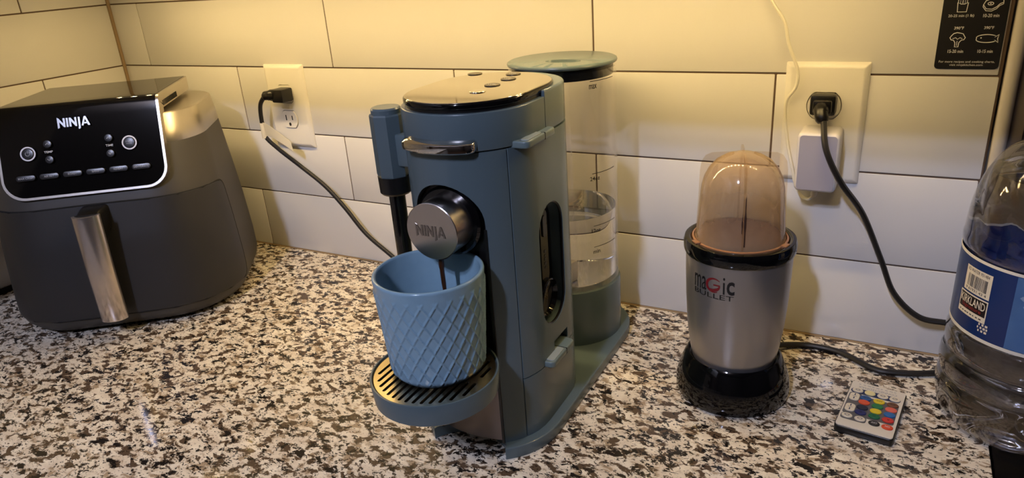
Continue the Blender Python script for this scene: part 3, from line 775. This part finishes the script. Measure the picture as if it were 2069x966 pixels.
for j in range(NZ):
    for k in range(NA): F.append((j * NA + k, j * NA + (k + 1) % NA, (j + 1) * NA + (k + 1) % NA, (j + 1) * NA + k))
F.append(tuple(range(NA - 1, -1, -1)))
base_i = NZ * NA
prof = [(mug_r(MZ + 9.05) - .03, MZ + 9.17), (mug_r(MZ + 9) - .14, MZ + 9.25), (mug_r(MZ + 9) - .3, MZ + 9.2), (mug_r(MZ + 9) - .38, MZ + 9.05), (4.0, MZ + 4), (3.62, MZ + 1.2), (3.2, MZ + .7), (.05, MZ + .6)]
prev = base_i
for r, z in prof:
    s = len(V); V += [(MX + r * math.cos(2 * PI * k / NA), MY + r * math.sin(2 * PI * k / NA), z) for k in range(NA)]
    F += [(prev + k, prev + (k + 1) % NA, s + (k + 1) % NA, s + k) for k in range(NA)]; prev = s
G('body', (V, F), MUGM, mug, 60)
cs = thing('coffee', 'dark coffee pouring from the pod holder into the mug', 'coffee', (MX, MY, MZ + .7))
G('pool', lathe([(0.05, MZ + .7), (3.1, MZ + .72), (3.66, MZ + 1.6), (3.66, MZ + 1.65), (.05, MZ + 1.65)], 48, MX, MY), COFFEE, cs)
G('stream', tube([(88.2, -35.3, 20.9), (88.22, -35.32, 19.5), (88.35, -35.4, 17), (88.4, -35.45, 14.5), (88.42, -35.5, 12.9)], [.24, .2, .17, .15, .14, .14], 10, 5), COFFEE, cs)

# ================================================================== PERSONAL BLENDER
BX, BY = 108.7, -14.1
bl = thing('blender', 'small silver and black personal blender with upturned brown-stained cup', 'blender', (BX, BY, 0))
G('base', lathe([(0.05, 0), (5.5, 0), (5.68, .3), (5.74, .9), (5.68, 1.6), (5.5, 2.4), (5.24, 3.2), (4.96, 3.9), (4.74, 4.4), (4.58, 4.6), (4.44, 4.55), (4.36, 4.2), (.05, 3.8)], 72, BX, BY), BLACKGLOSS, bl, 45)
for a in (20, 110, 200, 290): G('foot', lathe([(.6, 0), (.6, .3)], 14, BX + 4.3 * math.cos(math.radians(a)), BY + 4.3 * math.sin(math.radians(a))), BLACKRUB, bl)
def blr(z):
    T = [(3.2, 3.7), (4.0, 4.1), (5, 4.32), (6, 4.48), (8, 4.72), (11, 4.92), (14, 5.02), (16.2, 5.05)]
    for i in range(len(T) - 1):
        if T[i][0] <= z <= T[i + 1][0]: t = (z - T[i][0]) / (T[i + 1][0] - T[i][0]); return T[i][1] + (T[i + 1][1] - T[i][1]) * t
    return T[-1][1]
bbody = G('body', lathe([(.05, 3.2)] + [(blr(z), z) for z in (3.3, 3.6, 4, 4.5, 5, 5.5, 6, 7, 8, 9.5, 11, 12.5, 14, 15, 16.1)] + [(.05, 16.1)], 80, BX, BY), mat('silver_paint', (164, 160, 156), rough=0.3, metal=.75, bump=(600, .03)), bl, 45)
G('collar', lathe([(4.9, 15.95), (5.2, 16.0), (5.3, 16.3), (5.3, 17.0), (5.18, 17.35), (4.85, 17.45), (4.55, 17.3), (4.45, 16.9), (.05, 16.9)], 80, BX, BY), BLACKGLOSS, bl, 50)
# lettering on the front
VA = math.atan2(CAM[1] - BY, CAM[0] - BX)     # towards the viewer
la = VA - math.radians(26)
def bt(VF): return on_cyl(BX, BY, blr, la, 13.9, VF, .02)
def arc_shape(r0, r1, a0, a1, sy=1.0, n=22, w0=1.0, cx=0, cy=0):
    A = [(math.radians(a0 + (a1 - a0) * k / n), k / n) for k in range(n + 1)]
    out = [(cx + r1 * math.cos(a), cy + sy * r1 * math.sin(a)) for a, _ in A]
    inn = [(cx + (r1 - (r1 - r0) * math.sin(PI * min(1, max(0.0, .08 + .84 * f)))) * math.cos(a), cy + sy * (r1 - (r1 - r0) * math.sin(PI * min(1, max(0.0, .08 + .84 * f)))) * math.sin(a)) for a, f in A]
    V = [(x, y, 0) for x, y in out] + [(x, y, 0) for x, y in inn]
    return V, [(k, k + 1, n + 2 + k, n + 1 + k) for k in range(n)]
G('lettering', bt(join(text('ma', 1.5, 1.4, (-1.42, .05), .0), text('i', .2, 1.75, (1.12, .22), .0), text('c', .72, 1.4, (1.74, .05), .02))), BLACKPRINT, bbody, None)
G('lettering', bt(text('BULLET', 4.2, .52, (-.05, -1.02), -.0)), BLACKPRINT, bbody, None)
RED = mat('red_print', (128, 22, 30), rough=.4)
G('swirl', bt(join(arc_shape(.55, .82, 40, 300, .95, cx=.1, cy=.1), arc_shape(.3, .62, 220, 372, .95, cx=.15, cy=.05), ribbon([(.1, .15), (.75, .15)], .16))), RED, bbody, None)
# cup and its ribs
CUPM = clear_mat('stained_cup', (0.90, 0.80, 0.64), .07, film=.2, film_col=(0.46, 0.31, 0.18), grad=(0.18, 0.24, .66, .36), edge=.7, power=3)
def cupr(z):
    T = [(16.95, 4.32), (17.4, 4.25), (18, 4.12), (20, 3.98), (21.5, 3.88), (22.5, 3.78), (23.4, 3.55), (24.2, 3.15), (24.9, 2.55), (25.4, 1.75), (25.68, .9), (25.75, .05)]
    return T
cup = thing('blending_cup', 'upturned brown-tinted clear cup with ribs on the blender', 'cup', (BX, BY, 16.95))
cpf = [(r, z) for z, r in cupr(0)]
G('shell', lathe(cpf, 72, BX, BY), CUPM, cup, 60)
G('rim', lathe([(4.32, 16.92), (4.5, 16.95), (4.5, 17.4), (4.32, 17.45)], 72, BX, BY, ring=True), mat('amber_plastic', (150, 108, 76), rough=.15), cup)
FINM = clear_mat('clear_fin', (0.95, 0.90, 0.82), .05, edge=.35)
for k in range(4):
    a = VA + math.radians(4) + k * PI / 2
    o_ = [(4.24, 17.5), (4.12, 19), (4.02, 21), (3.98, 22.5), (3.94, 24.0), (3.8, 24.9), (3.45, 25.45), (2.9, 25.7), (1.6, 25.78), (.9, 25.8)]
    i_ = [(.9, 25.55), (1.6, 25.3), (2.5, 24.75), (3.1, 24.1), (3.5, 23.3), (3.72, 22.4), (3.82, 21), (3.94, 19), (4.06, 17.5)]
    P = o_ + i_; m_ = len(P)
    V = []
    for s in (-.09, .09):
        for r, z in P: V.append((BX + r * math.cos(a) - s * math.sin(a), BY + r * math.sin(a) + s * math.cos(a), z))
    G('rib', (V, [tuple(range(m_)), tuple(range(2 * m_ - 1, m_ - 1, -1))] + [(q, q + m_, (q + 1) % m_ + m_, (q + 1) % m_) for q in range(m_)]), FINM, cup, 30)
for s in (-58, 62):
    a = VA + math.radians(s)
    G('lug', moved(box(-.28, .28, -.45, .45, 17.25, 17.55, .08), lambda x, y, z: (BX + (4.62 + x) * math.cos(a) - y * math.sin(a), BY + (4.62 + x) * math.sin(a) + y * math.cos(a), z)), MATS['amber_plastic'], cup)
for da, z0_, z1_, w_ in ((.035, 17.9, 22.6, .09), (-.03, 19.2, 21.0, .05)):
    a = VA + math.radians(4) + da
    pts = [(BX + rr * math.cos(a), BY + rr * math.sin(a), zz) for zz, rr in ((z0_, 4.2), ((z0_ + z1_) / 2, 4.06), (z1_, 3.86))]
    G('dried_streak', tube(pts, [w_ * .6, w_, w_ * .5, w_ * .25], 6, 5), mat('residue_dark', (60, 34, 20), rough=.6), cup)
rs = thing('drink_residue', 'brown smoothie residue lying low inside the blending cup', 'residue', (BX, BY, 17))
G('pool', lathe([(.05, 16.95), (4.0, 16.98), (3.98, 17.6), (3.7, 17.8), (.05, 17.75)], 40, BX, BY), mat('residue_brown', (96, 58, 36), rough=.5, mottle=(300, (60, 34, 22))), rs)
# cord runs along the counter, behind the bottle and up to the outlet
BC = [(BX + 3.4, BY + 4.2, 1.6), (111.4, -6.2, 1.0), (112.6, -4.2, .5), (115.3, -3.1, .36), (118.5, -3.5, .36), (121.6, -5.6, .36), (123.6, -5.8, .36), (127.4, -4.4, .36), (131.5, -1.6, .5), (132.6, -1.1, 2.2), (131.0, -1.3, 4.4), (128.2, -2.0, 5.2), (125.4, -2.5, 5.7), (122.8, -2.6, 8.1), (121.1, -2.6, 11.9), (118.9, -2.7, 16.7), (116.6, -5.0, 20.7), (115.0, -5.2, 23.9), (114.4, -3.6, 26.2), (114.15, -2.6, 27.2)]
bcord = G('power_cord', tube(BC, .3, 10, 8, flat=(.42, .3)), BLACKRUB, bl)
bpl = G('plug', join(box(112.75, 115.25, -2.0, -.5, 26.6, 28.75, .3), box(113.1, 114.9, -2.6, -1.8, 26.9, 28.3, .2), tube([(113.95, -2.3, 27.5), (114.0, -3.0, 27.1), (114.3, -3.4, 26.3)], [.75, .65, .5], 12, 3)), BLACKSATIN, bcord)
for k in range(3): G('strain_ring', tube([(113.98 + .06 * k, -2.75 - .18 * k, 27.3 - .3 * k), (114.0 + .06 * k, -2.82 - .18 * k, 27.18 - .3 * k)], .74 - .05 * k, 12, 0), BLACKSATIN, bpl)

# ================================================================== OUTLETS
def outlet(label, cx, cz, lower_only=False):
    t = thing('outlet', label, 'outlet', (cx, -.3, cz))
    hw, hh = 4.0, 6.35
    def ring(d, y): return [(x, y, z) for x, z in rrect(cx - hw + d, cx + hw - d, cz - hh + d, cz + hh - d, .12, 2)]
    holes = []
    for s in (1, -1):
        q = [(cx + 1.72 * math.cos(a), min(max(cz + s * 1.95 + 1.72 * math.sin(a), cz + s * 1.95 - 1.42), cz + s * 1.95 + 1.42)) for a in [2 * PI * k / 40 for k in range(40)]]
        holes.append(loft([[(x, y, z) for x, z in q] for y in (-2, .05)]))
    pv = loft([ring(0, 0.0), ring(0, -.12), ring(.12, -.3), ring(.42, -.52), ring(.6, -.56)])
    G('face_plate', boolean(pv, holes), WHITEPLAS, t, 30)
    for s in (1, -1):
        zc = cz + s * 1.95
        q = [(cx + 1.6 * math.cos(a), min(max(zc + 1.6 * math.sin(a), zc - 1.3), zc + 1.3)) for a in [2 * PI * k / 40 for k in range(40)]]
        f = G('receptacle', loft([[(x, y, z) for x, z in q] for y in (-.02, -.7)]), WHITEPLAS, t, 30)
        for dx, h in ((-.63, .42), (.63, .34)): G('slot', box(cx + dx - .09, cx + dx + .09, -.72, -.55, zc + .25 - h, zc + .25 + h), SEAM, f, None)
        G('ground_hole', join(([(cx + .24 * math.cos(a), -.72, zc - .75 + .28 * math.sin(a)) for a in [2 * PI * k / 14 for k in range(14)]], [tuple(range(14))])), SEAM, f, None)
    G('screw', loft([[(cx + .33 * math.cos(a), y, cz + .33 * math.sin(a)) for a in [2 * PI * k / 16 for k in range(16)]] for y in (-.5, -.62)]), WHITEPLAS, t, 30)
    return t
outlet('white outlet plate with the coffee maker plug in its upper socket', 37.9, 24.65)
outlet('white outlet plate behind the black plug and white adapter', 114.0, 25.45)
ad = thing('power_adapter', 'small white power adapter plugged into the right outlet with thin white cable', 'adapter', (114.1, -2.5, 22))
ap = rrect(112.1, 116.15, 19.1, 25.35, .55, 5)
ab = G('body', loft([[(x, y, z) for x, z in inset(ap, d)] for y, d in ((-.66, .1), (-.8, 0), (-3.9, 0), (-4.15, .06), (-4.3, .25))]), mat('adapter_white', (214, 210, 206), rough=.35), ad, 40)
fa = rrect(112.2, 116.05, 19.2, 25.25, .5, 5)
G('front_face', loft([[(x, y, z) for x, z in inset(fa, d)] for y, d in ((-4.2, .12), (-4.34, .16))]), mat('adapter_grey', (160, 158, 170), rough=.4), ab, 40, label='lavender grey front face')
G('strain_relief', tube([(114.0, -2.2, 19.2), (114.0, -2.0, 18.5), (113.9, -1.9, 17.9)], [.38, .32, .26], 10, 3), WHITEPLAS, ab)
WC = [(106.5, -.5, 43.5), (107.6, -.6, 40.5), (108.2, -1.0, 38.1), (109.6, -1.2, 36.0), (110.2, -1.2, 33.7), (111.2, -1.2, 31.2), (111.2, -1.2, 29.4), (110.4, -1.2, 28.0), (110.4, -1.2, 26.0), (110.8, -1.2, 23.3), (111.55, -1.2, 20.4), (111.9, -1.2, 19.0), (112.6, -1.3, 17.7), (113.4, -1.6, 17.4), (113.9, -1.9, 17.9)]
G('cable', tube(WC, .17, 8, 8), mat('white_cable', (226, 222, 206), rough=.35), ad)
for k in range(5):
    pass

# ================================================================== REMOTE
rm = thing('remote_control', 'small white and black remote with coloured buttons lying on granite', 'remote', (122.03, -14.05, 0), math.radians(-7))
def RL(VF): return VF
body_p = rrect(-2.55, 2.55, -4.2, 4.2, .35, 5)
G('case', prism(body_p, 0.0, .78, .12), BLACKSATIN, rm, 40, True)
face = G('face_plate', prism(rrect(-2.46, 2.46, -4.1, 4.1, .3, 5), .74, .88, .03), mat('remote_cream', (222, 214, 198), rough=.4), rm, 40, True)
PZ = .885
def rprint(name, VF, m, parent=face, h=0.0): return G(name, [(x, y, PZ + h) for x, y, z in VF[0]] and ([(x, y, PZ + h) for x, y, z in VF[0]], VF[1]), m, parent, None, True)
def rot180(VF, x, y): return [(x - a, y - b, c) for a, b, c in VF[0]], VF[1]
GREYPANEL = mat('remote_grey', (92, 90, 92), rough=.5); NAVY = mat('remote_navy', (30, 44, 84), rough=.5)
rprint('grey_panel', poly(rrect(-1.35, 2.2, -2.05, 1.6, .2, 4)), GREYPANEL)
rprint('grey_panel', poly(rrect(-2.3, -.05, -2.95, -1.95, .3, 4)), GREYPANEL, h=.001)
rprint('grey_panel', poly(rrect(-2.3, -1.15, -2.0, 1.95, .3, 4)), GREYPANEL, h=.002)
rprint('navy_panel', poly(rrect(-2.3, 2.2, 1.9, 2.85, .45, 4)), NAVY, h=.003)
rprint('lettering', rot180(text('CONNECTEDMAX', 3.5, .36), 0, 3.22), GREYPRINT)
rprint('fine_print', dashes(3.6, .1, 9, (0, 3.72)), GREYPRINT)
def rb(x, y, c, s=None, rx=.52, ry=.4, pc=None, sw=.5):
    b = G('button', prism(circ(rx, 24, x, y, ry), .86, 1.02, .06), mat('remote_' + '_'.join(map(str, c)), c, rough=.4), rm, 40, True)
    if s: G('lettering', ([(a, bb, 1.03) for a, bb, _ in rot180(text(s, sw, .26), x, y)[0]], text(s, sw, .26)[1]), pc or BLACKPRINT, b, None, True)
CRM = (224, 214, 190)
for x, s in ((-1.68, 1), (-.55, 0), (.6, 1), (1.68, 1)):
    rb(x, 2.38, CRM if s else (235, 222, 160), None, .5, .38)
    if s: VF = ribbon([(x + .2 * math.cos(2 * PI * k / 12), 2.38 + .12 * math.sin(2 * PI * k / 12)) for k in range(12)], .06, True); G('symbol', ([(a, c, 1.03) for a, c, _ in VF[0]], VF[1]), NAVY, rm, None, True)
rb(-.75, 1.3, (38, 84, 140), 'CW'); rb(.45, 1.3, (228, 198, 40), 'NW'); rb(1.65, 1.3, (110, 70, 44), 'WW')
rb(-.75, .5, (214, 84, 44)); rb(.45, .4, (36, 118, 66)); rb(1.65, .4, (220, 104, 84))
rb(-.75, -.45, (28, 32, 52)); rb(.45, -.5, (226, 200, 30)); rb(1.65, -.5, (40, 100, 160))
rb(-.75, -1.35, (24, 34, 96), 'B', sw=.22); rb(.45, -1.4, (22, 104, 66), 'G', sw=.24); rb(1.65, -1.45, (200, 52, 40), 'R', sw=.22)
rb(-1.75, -2.4, CRM, None, .48, .38); rb(-.6, -2.45, CRM, None, .48, .38)
rb(.65, -2.55, (22, 20, 20), 'OFF', .5, .38, WHITEPRINT, .5); rb(1.78, -2.6, (214, 74, 34), 'ON', .5, .38, WHITEPRINT, .4)
for y0, y1 in ((.45, 1.75), (-1.6, -.3)):
    b = G('button', prism(rrect(-2.2, -1.3, y0, y1, .35, 5), .86, 1.02, .06), MATS['remote_224_214_190'], rm, 40, True)
    yc = (y0 + y1) / 2
    G('symbol', ([(a, c, 1.03) for a, c, _ in join(ribbon([(-1.95, yc), (-1.55, yc)], .05), ribbon([(-1.75, yc + .15), (-1.75, yc + .5)], .1), ribbon([(-1.75, yc - .15), (-1.75, yc - .5)], .1))[0]], join(ribbon([(-1.95, yc), (-1.55, yc)], .05), ribbon([(-1.75, yc + .15), (-1.75, yc + .5)], .1), ribbon([(-1.75, yc - .15), (-1.75, yc - .5)], .1))[1]), NAVY, b, None, True)
for x, y in ((-1.75, -2.4), (-.6, -2.45)):
    ic = [(x + .2 * math.cos(2 * PI * k / 14), y + .14 * math.sin(2 * PI * k / 14)) for k in range(14)]
    VF = ribbon(ic, .06, True); G('symbol', ([(a, c, 1.03) for a, c, _ in VF[0]], VF[1]), NAVY, rm, None, True)

# ================================================================== WATER BOTTLE
WX, WY = 134.15, -9.6
wb = thing('water_bottle', 'large clear plastic water bottle with blue label at the right edge', 'bottle', (WX, WY, 0))
def bot_prof():
    P = [(.05, .9), (3.0, .7), (4.6, .15), (5.6, .0), (6.2, .25), (6.7, 1.2), (6.95, 2.4), (7.05, 3.6), (6.95, 4.3), (6.75, 4.6), (6.72, 4.8), (6.92, 5.1), (7.05, 5.8), (7.02, 6.6), (6.85, 7.0), (6.65, 7.2), (6.65, 7.4), (6.85, 7.7), (6.95, 8.4), (6.9, 9.2), (6.75, 9.6), (6.66, 9.9), (6.66, 17.6), (6.8, 17.8), (6.86, 18.3), (6.78, 18.8)]
    for k in range(1, 15):
        t = k / 14; P.append((1.9 + 4.9 * math.cos(t * PI / 2) ** .85, 18.8 + 8.4 * math.sin(t * PI / 2)))
    P += [(1.85, 27.6), (1.85, 29.0)]
    return P
NB = 120
def bot_r(r, z, a):
    if 18.9 < z < 26: r -= .16 * (0.5 + .5 * math.cos(10 * (a + (z - 18.9) * .12))) ** 4 * min(1, (z - 18.9) / 1.5) * min(1, (26 - z) / 2)
    if .1 < z < 3.4: r -= .5 * (0.5 + .5 * math.cos(5 * a + .9)) ** 10 * min(1, (3.4 - z) / 1.5)
    if 3.4 <= z < 9.7: r += .03 * math.sin(3 * a + z)
    return max(r, .04)
fine = []
bp_ = bot_prof()
for i in range(len(bp_) - 1):
    for k in range(2): t = k / 2; fine.append((bp_[i][0] + (bp_[i + 1][0] - bp_[i][0]) * t, bp_[i][1] + (bp_[i + 1][1] - bp_[i][1]) * t))
fine.append(bp_[-1])
PET = clear_mat('clear_bottle', (0.95, 0.95, 0.955), .03, ior=1.6, edge=.8, power=2.8)
G('shell', loft([[(WX + bot_r(r, z, 2 * PI * k / NB) * math.cos(2 * PI * k / NB), WY + bot_r(r, z, 2 * PI * k / NB) * math.sin(2 * PI * k / NB), z) for k in range(NB)] for r, z in fine], cap=False), PET, wb, 60)
G('cap', lathe([(2.05, 28.2), (2.05, 29.6), (1.95, 29.75), (.05, 29.75)], 40, WX, WY), mat('cap_white', (225, 225, 225), rough=.4), wb)
wl = [(r, z) for r, z in fine if z < 24.5]
G('water', loft([[(WX + (bot_r(r, z, 2 * PI * k / NB) - .05) * math.cos(2 * PI * k / NB), WY + (bot_r(r, z, 2 * PI * k / NB) - .05) * math.sin(2 * PI * k / NB), z + .04) for k in range(NB)] for r, z in [(max(.08, r), z) for r, z in wl]]), water_mat('bottle_water', (.98, .985, .985)), wb, 60)
LBL = lambda r, za, zb: lathe([(r, za), (r + .04, za), (r + .04, zb), (r, zb)], 96, WX, WY, ring=True)
lb = G('label', LBL(6.72, 10.3, 17.25), mat('label_blue', (16, 38, 86), rough=.28, mottle=(14, (20, 50, 106))), wb, 40)
for za, zb in ((10.15, 10.45), (17.15, 17.4)): G('label_border', LBL(6.74, za, zb), mat('label_border', (222, 216, 200), rough=.35), lb, 40)
VB = math.atan2(CAM[1] - WY, CAM[0] - WX)
def lbl(a_deg, z, VF, h=.07): return on_cyl(WX, WY, 6.72, VB + math.radians(a_deg), z, VF, h)
def grid(x0, x1, y0, y1, n=8): 
    V = [(x0 + (x1 - x0) * k / n, y, 0) for y in (y0, y1) for k in range(n + 1)]; return V, [(k, k + 1, n + 2 + k, n + 1 + k) for k in range(n)]
CREAM = mat('label_cream', (224, 214, 190), rough=.4)
A0 = -44
bcp = G('barcode_patch', lbl(A0, 15.3, grid(-1.45, 1.45, -1.15, 1.15)), CREAM, lb, None)
bars = []; x = -1.05
while x < 1.05:
    wdt = random.choice((.03, .05, .08)); bars.append(grid(x, x + wdt, -.6, .55, 1)); x += wdt + random.choice((.04, .06, .09))
G('barcode', lbl(A0, 15.25, join(*bars), .09), BLACKPRINT, bcp, None)
G('lettering', lbl(A0, 15.3, join(text('KS WATER 931484', 2.4, .3, (0, .88)), text('9 61931 43 4', 2.3, .25, (0, -.88))), .09), BLACKPRINT, bcp, None)
lg = G('brand_patch', lbl(A0 - 1, 12.95, grid(-1.55, 1.55, -.95, .95)), mat('brand_black', (30, 22, 22), rough=.4), lb, None)
G('brand_border', lbl(A0 - 1, 12.95, join(grid(-1.6, 1.6, -1.05, -.5), grid(-1.6, 1.6, .92, 1.05), grid(-1.6, -1.5, -1, 1), grid(1.5, 1.6, -1, 1)), .085), CREAM, lg, None)
G('lettering', lbl(A0 - 1, 12.95, text('KIRKLAND', 2.8, .75, (0, .42), .01), .1), CREAM, lg, None)
G('lettering', lbl(A0 - 1, 12.95, text('Signature', 2.2, .45, (0, -.2)), .1), mat('brand_red', (150, 40, 40), rough=.4), lg, None)
G('lettering', lbl(A0 - 1, 12.95, dashes(2.6, .1, 8, (0, -.78)), .1), BLACKPRINT, lg, None)
G('lettering', lbl(A0 + 12, 11.4, join(dashes(.9, .2, 3, (0, .35)), dashes(1.1, .2, 4, (0, .05)), dashes(.9, .2, 3, (0, -.25)))), CREAM, lb, None)
pn = G('picture_panel', lbl(2, 13.8, grid(-2.1, 5, -3.3, 3.3, 20)), mat('label_sky', (36, 76, 130), rough=.28, mottle=(30, (90, 130, 176))), lb, None)
sp = [(.9 * math.cos(2 * PI * k / 26) * (1 + .25 * math.sin(5 * 2 * PI * k / 26)), .75 * math.sin(2 * PI * k / 26) * (1 + .2 * math.cos(3 * 2 * PI * k / 26))) for k in range(26)]
G('splash_print', lbl(2, 15.2, join(poly([(x - .6, y) for x, y in sp]), poly([(x * .5 + .7, y * .5 - .7) for x, y in sp])), .09), mat('splash_blue', (34, 70, 120), rough=.25, mottle=(60, (180, 205, 230))), pn, None)

# ================================================================== COOKING CHART STICKER
st = thing('cooking_chart', 'black cooking chart sticker with white food icons stuck on tile', 'sticker', (126, -.05, 31.2))
sp_ = rrect(123.4, 128.62, 31.2, 42.4, .35, 5)
G('sheet', loft([[(x, y, z) for x, z in sp_] for y in (-.02, -.07)]), mat('sticker_black', (16, 15, 14), rough=.45), st, 40)
def sk(name, VF, dx, dz, m=WHITEPRINT): return G(name, [(x + dx, -.085, y + dz) for x, y, z in VF[0]] and ([(x + dx, -.085, y + dz) for x, y, z in VF[0]], VF[1]), m, st, None)
XL, XR = 124.98, 127.35
sk('lettering', join(text('For more recipes and cooking charts,', 4.5, .26), text('visit ninjakitchen.com', 2.7, .24, (0, -.3))), 126.0, 31.86)
for zc, row in ((33.9, (('15-20 min', 1.25), ('10-15 min', 1.2))), (37.1, (('20-25 min (1 lb)', 2.05), ('10-20 min', 1.25)))):
    for X, (s, wd) in zip((XL, XR), row):
        sk('lettering', text('390°F', .78, .27, bold=.01), X, zc + 1.08); sk('lettering', text(s, wd, .3, bold=.006), X, zc - 1.05)
def icon(kind):
    if kind == 'fish':
        b = [(-.85 + 0, 0)] + [(.85 * -math.cos(PI * k / 12) - .05, .36 * math.sin(PI * k / 12) ** .8) for k in range(1, 11)] + [(.55, .1), (.88, .36), (.8, 0), (.88, -.36), (.55, -.1)] + [(.85 * math.cos(PI * k / 12) - .05, -.36 * math.sin(PI * k / 12) ** .8) for k in range(2, 12)]
        return join(ribbon(b, .07, True), poly(circ(.06, 10, -.5, .06)))
    if kind == 'broccoli':
        b = [(.14, -.65), (.16, -.25), (.34, -.02), (.52, .0), (.62, .2), (.5, .38), (.4, .55), (.15, .62), (-.1, .66), (-.35, .58), (-.5, .4), (-.62, .2), (-.5, .0), (-.3, -.04), (-.16, -.25), (-.14, -.65)]
        return join(ribbon(b, .07, True), ribbon([(-.4, .1), (-.15, .2), (0, .05), (.2, .2), (.4, .1)], .06), ribbon([(0, -.55), (0, -.1)], .05))
    if kind == 'fries':
        f = [ribbon([(-.42, .15), (-.36, -.68), (.36, -.68), (.42, .15), (.15, .02), (-.15, .02)], .07, True)]
        for x, h in ((-.32, .55), (-.14, .72), (.06, .6), (.22, .74)): f.append(ribbon([(x - .07, .1), (x - .07, h), (x + .1, h), (x + .1, .1)], .06))
        return join(*f)
    if kind == 'steak':
        b = [(-.75, -.1), (-.6, .25), (-.2, .42), (.3, .5), (.72, .4), (.78, .1), (.5, -.05), (.3, -.3), (-.05, -.5), (-.5, -.45)]
        c = [(x, y - .16) for x, y in b[-4:]] 
        return join(ribbon(b, .07, True), ribbon([(-.75, -.1), (-.76, -.28), (-.5, -.62), (-.05, -.66), (.32, -.45), (.5, -.2), (.78, -.05), (.78, .1)], .06), ribbon([(.22 * math.cos(2 * PI * k / 14) - .2, .13 * math.sin(2 * PI * k / 14)) for k in range(14)], .06, True), poly(circ(.06, 8, -.2, 0)))
    return join(ribbon(circ(.55, 20), .07, True), ribbon([(-.3, -.1), (.3, .1)], .06))
for kind, X, Z in (('broccoli', XL, 33.9), ('fish', XR, 34.0), ('fries', XL, 37.1), ('steak', XR, 37.1)): sk('food_icon', icon(kind), X, Z)
